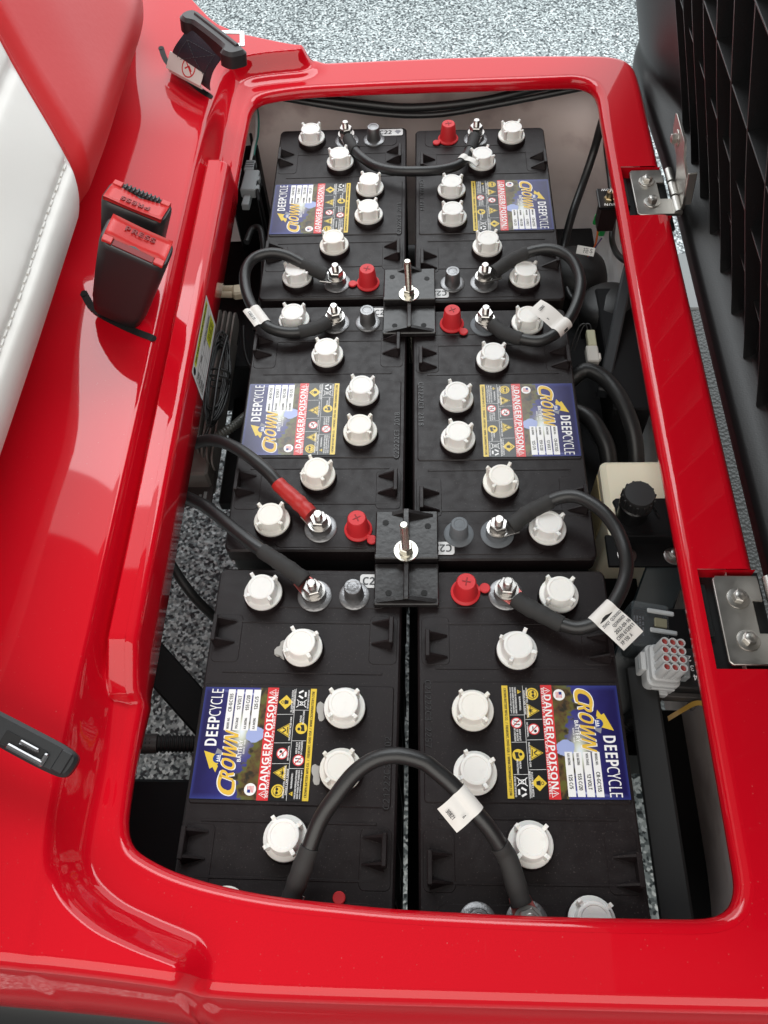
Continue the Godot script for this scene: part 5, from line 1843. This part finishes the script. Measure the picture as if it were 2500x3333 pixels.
	s.box(Vector3(0.252, -0.027, 0.1365), Vector3(0.074, 0.020, 0.003), Basis(), 0.0006)
	part("bracket", s, M.frame, t)
	for q in [Vector3(0.2515, -0.0165, 0.098), Vector3(0.2535, -0.0165, 0.104), Vector3(0.2555, -0.0165, 0.113)]:
		s = S.new()
		s.box(q, Vector3(0.0022, 0.0016, 0.0075), Basis(Vector3.UP, 0.4), 0.0005)
		part("weld_bead", s, M.black_gloss, t)
	# clear-cased relay
	t = thing("relay", "relay in a clear smoky case below the reservoir bracket", "relay", Vector3(0.235, -0.06, 0.235))
	var tilt := Basis(Vector3(0, 0, 1), -0.12) * Basis(Vector3.UP, -0.12)
	s = S.new()
	s.box(Vector3(0.2300, -0.046, 0.2330), Vector3(0.030, 0.034, 0.040), tilt, 0.002)
	part("relay_core", s, M.soft_black, t)
	s = S.new()
	s.box(Vector3(0.2300, -0.043, 0.2330), Vector3(0.0365, 0.046, 0.047), tilt, 0.002)
	part("clear_case", s, M.clear, t)
	for z in [0.2215, 0.2415]:
		s = S.new()
		s.box(Vector3(0.2430, -0.0180, z), Vector3(0.026, 0.0028, 0.0045), tilt, 0.0008)
		part("clear_rib", s, M.clear_bright, t)
	s = S.new()
	s.box(Vector3(0.2420, -0.0200, 0.2320), Vector3(0.0120, 0.003, 0.0095), tilt, 0.0006)
	part("contact_window", s, M.brass_dull, t)
	st = new_letters()
	xf = Transform3D(tilt * Basis(Vector3(0, 0, -1), Vector3(-1, 0, 0), Vector3(0, 1, 0)), Vector3(0.2205, -0.0185, 0.2350))
	for q in 4:
		letters(st, ["12V DC 40A", "COIL 85 OHM", "JD 2912", "87 86 85 30"][q], xf, Vector2(0, 0.004 - 0.0028 * q), 0.020, 0.0016, 0.0, font_mono)
	lettering("grey_lettering", st, M.print_grey, t)
	s = S.new()
	s.prism(rrect(0.062, 0.070, 0.004, 4, Vector2(0.2620, 0.235)), -0.066, -0.058)
	part("mounting_plate", s, M.frame, t)
	# grey sealed plug: twelve barrels with red seals
	t = thing("sealed_plug", "light grey twelve-way plug with red seals at the lower right", "connector", Vector3(0.238, -0.03, 0.275))
	var ax := Vector3(0.10, 1.0, 0.02).normalized()
	var gx := frame(Vector3(0.2375, -0.014, 0.2755), Vector3(1, -0.1, 0.06), ax)
	s = S.new()
	s.prism(rrect(0.031, 0.040, 0.006, 4), -0.026, -0.004, gx, 0.0015)
	s.prism(rrect(0.027, 0.035, 0.005, 4), -0.004, 0.004, gx, 0.0015)
	s.box(gx * Vector3(-0.0185, -0.010, -0.002), Vector3(0.005, 0.018, 0.018), gx.basis, 0.001)
	s.box(gx * Vector3(0.0, -0.022, 0.021), Vector3(0.016, 0.010, 0.005), gx.basis, 0.001)
	s.box(gx * Vector3(0.0, -0.010, 0.0208), Vector3(0.022, 0.004, 0.002), gx.basis, 0.0006)
	part("plug_shell", s, M.plug_light, t)
	s = S.new()
	s.box(gx * Vector3(0.0205, -0.006, 0.000), Vector3(0.006, 0.014, 0.022), gx.basis, 0.001)
	s.box(gx * Vector3(-0.0200, -0.008, -0.002), Vector3(0.003, 0.003, 0.012), gx.basis, 0.0005)
	part("latch", s, M.plug_grey, t)
	for i in 3:
		for j in 4:
			var o := gx * Transform3D(Basis(), Vector3((i - 1) * 0.0074, 0, (j - 1.5) * 0.0080))
			s = S.new()
			s.lathe([Vector2(0.0040, 0.002), Vector2(0.0040, 0.0255), Vector2(0.0037, 0.0262), Vector2(0.0031, 0.0262), Vector2(0.0029, 0.0238)], o, 16)
			part("barrel", s, M.plug_light, t)
			s = S.new()
			s.lathe([Vector2(0.0030, 0.0215), Vector2(0.0026, 0.0240), Vector2(0.0012, 0.0236), Vector2(0, 0.0230)], o, 14)
			part("seal", s, M.red_seal, t)
	# fuse box with numbers
	t = thing("fuse_box", "black numbered fuse box partly hidden under the right rail", "fuse box", Vector3(0.265, -0.04, 0.275))
	s = S.new()
	s.box(Vector3(0.2640, -0.0345, 0.2740), Vector3(0.040, 0.014, 0.040), Basis(Vector3.UP, -0.05), 0.0015)
	part("box_lid", s, M.soft_black, t)
	s = S.new()
	s.box(Vector3(0.2640, -0.046, 0.2965), Vector3(0.046, 0.014, 0.005), Basis(Vector3.UP, -0.05), 0.001)
	s.box(Vector3(0.2700, -0.052, 0.3010), Vector3(0.010, 0.008, 0.008), Basis(Vector3.UP, 0.6), 0.001)
	part("box_lip", s, M.controller_dark, t)
	st = new_letters()
	xf = Transform3D(Basis(Vector3(-1, 0, 0), Vector3(0, 0, 1), Vector3(0, 1, 0)), Vector3(0.264, -0.0272, 0.274))
	for q in [["2", 0.2655, 0.2650], ["7", 0.2575, 0.2745], ["3", 0.2665, 0.2745], ["8", 0.2585, 0.2835], ["4", 0.2680, 0.2835], ["12", 0.2500, 0.2845]]:
		letters(st, q[0], xf, Vector2(0.264 - q[1], q[2] - 0.274), 0.0034 * q[0].length(), 0.0055, 0.0001)
	lettering("white_lettering", st, M.print_white, t)
	# taped conduit going down from the plug
	t = thing("conduit", "black taped conduit running down from the grey sealed plug", "conduit", Vector3(0.23, -0.06, 0.295))
	s = S.new()
	s.tube(spline([Vector3(0.2370, -0.030, 0.285), Vector3(0.2365, -0.045, 0.291), Vector3(0.2330, -0.060, 0.296), Vector3(0.2290, -0.070, 0.299)], 6), 0.0072, 12)
	part("tape_wrap", s, M.black_gloss, t)
	corrugated(t, "corrugated_tube", [Vector3(0.2310, -0.066, 0.298), Vector3(0.222, -0.086, 0.304), Vector3(0.214, -0.098, 0.309), Vector3(0.198, -0.12, 0.318)], 0.0082, M.rubber_dark, 0.0032)
	# yellow strap
	t = thing("yellow_strap", "thin yellow tie strap below the fuse box", "strap", Vector3(0.26, -0.05, 0.307))
	var rows := []
	for p in spline([Vector3(0.2470, -0.062, 0.3120), Vector3(0.2590, -0.055, 0.3060), Vector3(0.2670, -0.036, 0.3050), Vector3(0.2730, -0.030, 0.3100), Vector3(0.280, -0.045, 0.325)], 5):
		rows.append([p + Vector3(0, 0, -0.0022), p + Vector3(0.0006, -0.001, 0.0022)])
	part("strap_band", strap_sheet(rows, 0.0006), M.strap_yellow, t)

func make_floor():
	var st := SurfaceTool.new()
	st.begin(Mesh.PRIMITIVE_TRIANGLES)
	for q in [[-1, -1], [1, -1], [1, 1], [-1, -1], [1, 1], [-1, 1]]:
		var v := Vector3(q[0] * 8.0, 0, q[1] * 8.0)
		st.set_normal(Vector3.UP)
		st.set_uv(Vector2(v.x, v.z) / 2.2)
		st.add_vertex(v)
	var o := MeshInstance3D.new()
	o.name = "floor"
	o.mesh = st.commit()
	o.material_override = M.floor
	o.set_meta("kind", "structure")
	o.set_meta("label", "speckled grey and white flake-coated floor")
	o.set_meta("category", "floor")
	add_child(o)
	# footwell mat of the cart and its sill plate
	var t := thing("floor_mat", "grey pebbled rubber footwell mat seen between the right rail and the seat", "floor mat", Vector3(0.6, -0.30, -0.05))
	var s := S.new()
	s.box(Vector3(0.62, -0.298, 0.06), Vector3(0.60, 0.006, 1.02), Basis(), 0.002)
	part("mat", s, M.mat_rubber, t)
	s = S.new()
	s.box(Vector3(0.62, -0.300, -0.52), Vector3(0.60, 0.010, 0.135), Basis(), 0.003)
	part("sill_plate", s, M.sill, t)

# ---------------------------------------------------------------- materials
func dusty(m: StandardMaterial3D, t: Texture2D, scale: float):
	m.detail_enabled = true
	m.detail_blend_mode = BaseMaterial3D.BLEND_MODE_MIX
	m.detail_uv_layer = BaseMaterial3D.DETAIL_UV_2
	m.detail_albedo = t
	m.uv2_triplanar = true
	m.uv2_world_triplanar = true
	m.uv2_scale = Vector3.ONE * scale

func make_materials():
	var dust := noise_tex(0.115, 1024, FastNoiseLite.TYPE_SIMPLEX, 3, 77, ramp([[0.0, Color(0.62, 0.58, 0.55, 0.0)], [0.83, Color(0.62, 0.58, 0.55, 0.0)], [0.92, Color(0.62, 0.58, 0.56, 0.14)], [1.0, Color(0.75, 0.72, 0.70, 0.5)]]))
	var specks := noise_tex(0.14, 2048, FastNoiseLite.TYPE_SIMPLEX, 2, 177, ramp([[0.0, Color(0.8, 0.6, 0.58, 0.0)], [0.945, Color(0.8, 0.6, 0.58, 0.0)], [0.97, Color(0.8, 0.62, 0.6, 0.18)], [1.0, Color(0.85, 0.75, 0.72, 0.40)]]))
	var scuff := noise_tex(0.006, 1024, FastNoiseLite.TYPE_SIMPLEX_SMOOTH, 6, 99, ramp([[0.0, Color(0.45, 0.42, 0.42, 0.035)], [0.38, Color(0.45, 0.42, 0.42, 0.0)], [0.70, Color(0.45, 0.42, 0.42, 0.004)], [0.86, Color(0.5, 0.47, 0.47, 0.05)], [1.0, Color(0.6, 0.56, 0.55, 0.16)]]))
	var fine := noise_tex(0.12, 512, FastNoiseLite.TYPE_SIMPLEX, 2, 3, null, true, 3.0)
	var smudge := noise_tex(0.008, 512, FastNoiseLite.TYPE_SIMPLEX_SMOOTH, 4, 8, ramp([[0.0, Color(0.72, 0.72, 0.72)], [0.5, Color(0.84, 0.84, 0.84)], [1.0, Color(1, 1, 1)]]))
	var m := mat("paint", lin(0.55, 0.0030, 0.0120), 0.42)
	m.clearcoat_enabled = true
	m.clearcoat = 0.85
	m.clearcoat_roughness = 0.035
	m.metallic_specular = 0.12
	dusty(m, specks, 0.8)
	m = mat("case", lin(0.010, 0.010, 0.011), 0.5)
	m = mat("lid", lin(0.0095, 0.0062, 0.0068), 0.50, 0.0, 0.38)  # warm tint puts a reddish reflected sheen into the base colour
	dusty(m, dust, 2.6)
	m.normal_enabled = true
	m.normal_texture = fine
	m.normal_scale = 0.10
	m.uv1_triplanar = true
	m.uv1_scale = Vector3.ONE * 14.0
	m.roughness_texture = smudge
	m.roughness = 0.52
	mat("embossed", lin(0.026, 0.025, 0.026), 0.34)
	for q in [["cap", lin(0.78, 0.765, 0.735)], ["cap_warm", lin(0.76, 0.735, 0.685)], ["cap_grey", lin(0.735, 0.725, 0.705)]]:
		m = mat(q[0], q[1], 0.42)
		m.subsurf_scatter_enabled = true
		m.subsurf_scatter_strength = 0.06
		dusty(m, scuff, 9.0)
	m = mat("lead", lin(0.23, 0.23, 0.235), 0.40, 0.85)
	m.normal_enabled = true
	m.normal_texture = noise_tex(0.03, 256, FastNoiseLite.TYPE_SIMPLEX_SMOOTH, 3, 4, null, true, 4.0)
	m.normal_scale = 0.5
	m.uv1_triplanar = true
	m.uv1_scale = Vector3.ONE * 30.0
	var ld: StandardMaterial3D = m.duplicate()
	ld.resource_name = "lead_dull"
	ld.albedo_color = lin(0.155, 0.17, 0.185)
	ld.metallic = 0.35
	ld.roughness = 0.72
	M.lead_dull = ld
	mat("steel", lin(0.52, 0.505, 0.485), 0.30, 1.0)
	mat("steel_dark", lin(0.30, 0.28, 0.27), 0.4, 1.0)
	m = mat("stainless", lin(0.50, 0.485, 0.455), 0.30, 1.0)
	m.roughness_texture = smudge
	m.roughness = 0.46
	m.uv1_triplanar = true
	m.uv1_scale = Vector3.ONE * 9.0
	m = mat("zinc", lin(0.62, 0.60, 0.535), 0.26, 1.0)
	mat("tinned", lin(0.60, 0.585, 0.575), 0.36, 1.0)
	mat("lug_red_reflection", lin(0.55, 0.16, 0.15), 0.34, 0.9)  # tinned lugs with a red reflection put into their colour
	mat("chrome", lin(0.55, 0.55, 0.56), 0.16, 1.0)
	mat("brass", lin(0.50, 0.40, 0.24), 0.28, 1.0)
	mat("brass_dull", lin(0.34, 0.32, 0.22), 0.5, 0.6)
	m = mat("rubber", lin(0.0125, 0.0125, 0.0130), 0.40)
	m.normal_enabled = true
	m.normal_texture = fine
	m.normal_scale = 0.12
	m.uv1_triplanar = true
	m.uv1_scale = Vector3.ONE * 10.0
	mat("rubber_dark", lin(0.007, 0.007, 0.0075), 0.55)
	mat("sleeve", lin(0.022, 0.0215, 0.0215), 0.75)
	mat("red_sleeve", lin(0.42, 0.018, 0.016), 0.42)
	m = mat("red_rubber", lin(0.56, 0.018, 0.024), 0.55)
	mat("red_dark", lin(0.20, 0.008, 0.010), 0.55)
	mat("red_button", lin(0.52, 0.018, 0.018), 0.38)
	mat("red_seal", lin(0.32, 0.035, 0.030), 0.6)
	m = mat("holddown", lin(0.0095, 0.0080, 0.0085), 0.33)
	dusty(m, scuff, 7.0)
	m.normal_enabled = true
	m.normal_texture = noise_tex(0.02, 512, FastNoiseLite.TYPE_SIMPLEX_SMOOTH, 4, 14, null, true, 2.5)
	m.normal_scale = 0.25
	m.uv1_triplanar = true
	m.uv1_scale = Vector3.ONE * 9.0
	mat("black", lin(0.0025, 0.0025, 0.0028), 0.7)
	mat("black_gloss", lin(0.006, 0.006, 0.0065), 0.28)
	mat("soft_black", lin(0.011, 0.011, 0.0115), 0.5)
	mat("maroon", lin(0.014, 0.007, 0.007), 0.3)
	mat("frame", lin(0.0045, 0.0045, 0.0052), 0.6, 0.0, 0.3)
	mat("frame_worn", lin(0.022, 0.024, 0.027), 0.45)
	mat("frame_teal", lin(0.018, 0.026, 0.030), 0.28)
	m = mat("trim", lin(0.014, 0.015, 0.016), 0.40)
	m = mat("inner", lin(0.88, 0.76, 0.73), 0.5)
	m.roughness_texture = smudge
	m.roughness = 0.6
	m.uv1_triplanar = true
	m.uv1_scale = Vector3.ONE * 3.0
	m.albedo_texture = noise_tex(0.006, 512, FastNoiseLite.TYPE_SIMPLEX_SMOOTH, 5, 21, ramp([[0.0, Color(0.80, 0.76, 0.76)], [0.42, Color(0.97, 0.96, 0.95)], [1.0, Color(1, 1, 1)]]))
	m = mat("seat_black", lin(0.0075, 0.0075, 0.0082), 0.42)
	m.normal_enabled = true
	m.normal_texture = fine
	m.normal_scale = 0.08
	m.uv1_triplanar = true
	m.uv1_scale = Vector3.ONE * 7.0
	var grain := noise_tex(0.035, 512, FastNoiseLite.TYPE_CELLULAR, 2, 6, null, true, 3.0)
	m = mat("vinyl_white", lin(0.70, 0.69, 0.665), 0.50)
	m.normal_enabled = true
	m.normal_texture = grain
	m.normal_scale = 0.10
	m.uv1_triplanar = true
	m.uv1_scale = Vector3.ONE * 8.0
	m = mat("vinyl_red", lin(0.52, 0.012, 0.016), 0.42)
	m.normal_enabled = true
	m.normal_texture = grain
	m.normal_scale = 0.16
	m.uv1_triplanar = true
	m.uv1_scale = Vector3.ONE * 8.0
	m = mat("webbing", lin(0.018, 0.022, 0.034), 0.55)
	m.rim_enabled = true
	m.rim = 0.4
	m.normal_enabled = true
	m.normal_texture = noise_tex(0.10, 256, FastNoiseLite.TYPE_VALUE, 1, 11, null, true, 4.0)
	m.normal_scale = 0.5
	m.uv1_triplanar = true
	m.uv1_scale = Vector3(40, 40, 40)
	mat("thread", lin(0.05, 0.055, 0.065), 0.7)
	m = mat("buckle", lin(0.019, 0.0165, 0.0180), 0.42)
	mat("buckle_grey", lin(0.017, 0.0185, 0.0205), 0.4)
	mat("white_plate", lin(0.74, 0.75, 0.76), 0.25, 0.5)
	mat("paper", lin(0.72, 0.70, 0.67), 0.55)
	mat("sticker", lin(0.66, 0.66, 0.66), 0.35)
	mat("residue", lin(0.36, 0.35, 0.33), 0.8)
	mat("label_black", lin(0.008, 0.0075, 0.0085), 0.28)
	m = mat("picture", Color.WHITE, 0.28)
	m.albedo_texture = label_picture()
	m.texture_repeat = false
	mat("print_red", lin(0.60, 0.030, 0.035), 0.30)
	mat("print_yellow", lin(0.70, 0.50, 0.05), 0.30)
	mat("print_gold", lin(0.72, 0.46, 0.055), 0.30)
	mat("print_lime", lin(0.62, 0.66, 0.03), 0.35)
	mat("print_white", lin(0.80, 0.80, 0.80), 0.30)
	mat("print_grey", lin(0.24, 0.24, 0.27), 0.35)
	mat("print_blue", lin(0.015, 0.04, 0.22), 0.30)
	mat("print_black", lin(0.010, 0.010, 0.012), 0.35)
	mat("controller", lin(0.22, 0.20, 0.185), 0.48, 0.2)
	mat("controller_dark", lin(0.050, 0.046, 0.045), 0.45)
	mat("plate_slot", lin(0.30, 0.33, 0.33), 0.6)
	mat("conduit_grey", lin(0.075, 0.078, 0.070), 0.4)
	mat("plug_grey", lin(0.26, 0.28, 0.29), 0.45)
	mat("plug_dark", lin(0.14, 0.15, 0.16), 0.5)
	mat("plug_light", lin(0.46, 0.47, 0.475), 0.42)
	mat("plug_beige", lin(0.48, 0.42, 0.31), 0.45)
	mat("plug_cream", lin(0.50, 0.49, 0.34), 0.45)
	mat("plug_white", lin(0.60, 0.58, 0.54), 0.45)
	mat("wire_white", lin(0.55, 0.58, 0.58), 0.45)
	mat("wire_green", lin(0.03, 0.20, 0.17), 0.45)
	mat("wire_orange", lin(0.60, 0.12, 0.02), 0.45)
	mat("wire_violet", lin(0.10, 0.06, 0.16), 0.45)
	m = mat("green_clear", lin(0.02, 0.30, 0.07), 0.25)
	m = mat("tank", lin(0.80, 0.73, 0.57), 0.42)
	m.subsurf_scatter_enabled = true
	m.subsurf_scatter_strength = 0.1
	mat("tank_yellow", lin(0.50, 0.40, 0.22), 0.45)
	mat("strap_yellow", lin(0.34, 0.20, 0.04), 0.45)
	m = mat("clear", Color(0.75, 0.80, 0.83, 0.07), 0.05, 0.0, 0.3)
	m.transparency = BaseMaterial3D.TRANSPARENCY_ALPHA
	mat("clear_bright", lin(0.45, 0.47, 0.48), 0.12)
	mat("sill", lin(0.20, 0.22, 0.22), 0.4)
	m = mat("mat_rubber", lin(0.060, 0.068, 0.068), 0.45)
	m.normal_enabled = true
	m.normal_texture = noise_tex(0.045, 512, FastNoiseLite.TYPE_CELLULAR, 1, 16, null, true, 8.0)
	m.uv1_triplanar = true
	m.uv1_scale = Vector3.ONE * 9.0
	# flake floor: each cell of the noise is one chip of white, grey or black vinyl
	var n := FastNoiseLite.new()
	n.noise_type = FastNoiseLite.TYPE_CELLULAR
	n.cellular_return_type = FastNoiseLite.RETURN_CELL_VALUE
	n.cellular_jitter = 1.0
	n.frequency = 0.25
	n.fractal_type = FastNoiseLite.FRACTAL_NONE
	n.seed = 40
	var flakes := NoiseTexture2D.new()
	flakes.noise = n
	flakes.width = 2048
	flakes.height = 2048
	flakes.seamless = true
	flakes.seamless_blend_skirt = 0.02
	flakes.normalize = true
	flakes.color_ramp = ramp([[0.0, lin(0.045, 0.056, 0.061)], [0.18, lin(0.145, 0.172, 0.180)], [0.36, lin(0.28, 0.325, 0.335)], [0.58, lin(0.45, 0.505, 0.512)], [0.80, lin(0.70, 0.765, 0.77)]], true)
	m = mat("floor", Color.WHITE, 0.30)
	m.albedo_texture = flakes
	m.normal_enabled = true
	m.normal_texture = noise_tex(0.10, 1024, FastNoiseLite.TYPE_SIMPLEX, 2, 41, null, true, 3.0)
	m.normal_scale = 0.35

func _ready():
	rng.seed = 7
	font_regular = SystemFont.new()
	font_regular.font_names = PackedStringArray(["Droid Sans"])
	font_bold = SystemFont.new()
	font_bold.font_names = PackedStringArray(["Droid Sans"])
	font_bold.font_weight = 700
	font_mono = SystemFont.new()
	font_mono.font_names = PackedStringArray(["Droid Sans Mono"])
	# camera
	var cam := Camera3D.new()
	cam.name = "camera"
	cam.fov = 64.026
	cam.near = 0.02
	cam.far = 60.0
	cam.position = Vector3(0.0161, 0.7190 + H, 0.5517)
	cam.rotation = Vector3(-1.0264, 0.0954, -0.0852)
	add_child(cam)
	cam.current = true
	# surroundings and lamps
	var env := Environment.new()
	env.background_mode = Environment.BG_COLOR
	env.background_color = lin(AMB, AMB * 0.99, AMB * 0.98)
	env.tonemap_mode = Environment.TONE_MAPPER_LINEAR
	env.tonemap_exposure = EXPO
	env.sdfgi_enabled = true
	env.ssao_enabled = true
	env.ssil_enabled = true
	var we := WorldEnvironment.new()
	we.name = "world"
	we.environment = env
	add_child(we)
	# daylight from the wide open side beyond the cart, plus two added unseen lamps: far floor and fill
	for q in LAMPS:
		var l := AreaLight3D.new()
		l.name = q[0]
		l.area_size = q[3]
		l.light_energy = q[4]
		l.light_color = q[5]
		l.area_normalize_energy = false
		l.area_range = 12.0
		l.area_attenuation = 2.0
		l.shadow_enabled = true
		add_child(l)
		l.position = q[1]
		l.look_at_from_position(q[1], q[2], Vector3.UP if absf((q[2] - q[1]).normalized().y) < 0.95 else Vector3.FORWARD)
	make_materials()
	make_floor()
	cart = thing("golf_cart", "glossy red cart body and black frame round the open battery bay", "golf cart", Vector3(0, -0.30, 0))
	make_body()
	make_frame()
	make_seat()
	make_backrest()
	make_batteries()
	make_holddown(Vector3(-0.0010, 0, -0.1720), "farther black plastic hold-down clamp with a tall threaded rod", false)
	make_holddown(Vector3(-0.0015, 0, 0.1740), "nearer black plastic hold-down clamp with scuffed top and yellowish rod", true)
	make_cables()
	make_hinge(-0.3520, -0.2690, 0.2740, "farther stainless seat hinge, its upright leaf fully visible beside the seat")
	make_hinge(0.2150, 0.2990, 0.2735, "nearer stainless seat hinge, cut off by the right edge of the picture")
	make_belts()
	make_left_fittings()
	make_right_fittings()

var cart: Node3D
const AMB := 0.17
const EXPO := 1.12
var LAMPS := [
	["doorway_light", Vector3(0.2, 2.9, -2.3), Vector3(0.2, 2.85, 0.0), Vector2(5.0, 5.2), 0.55, Color(0.97, 0.99, 1.0)],
	["added_floor_light", Vector3(0.2, 3.6, -2.4), Vector3(0.2, 0.0, -1.7), Vector2(4.5, 1.4), 1.5, Color(0.97, 0.99, 1.0)],  # added panel facing down, brightens the floor beyond the cart
	["added_fill_light", Vector3(-0.3, 3.1, 2.6), Vector3(0.0, 0.6, 0.1), Vector2(6.0, 3.2), 0.78, Color(1.0, 0.98, 0.95)],  # added fill lamp behind the viewer, no real fixture
]
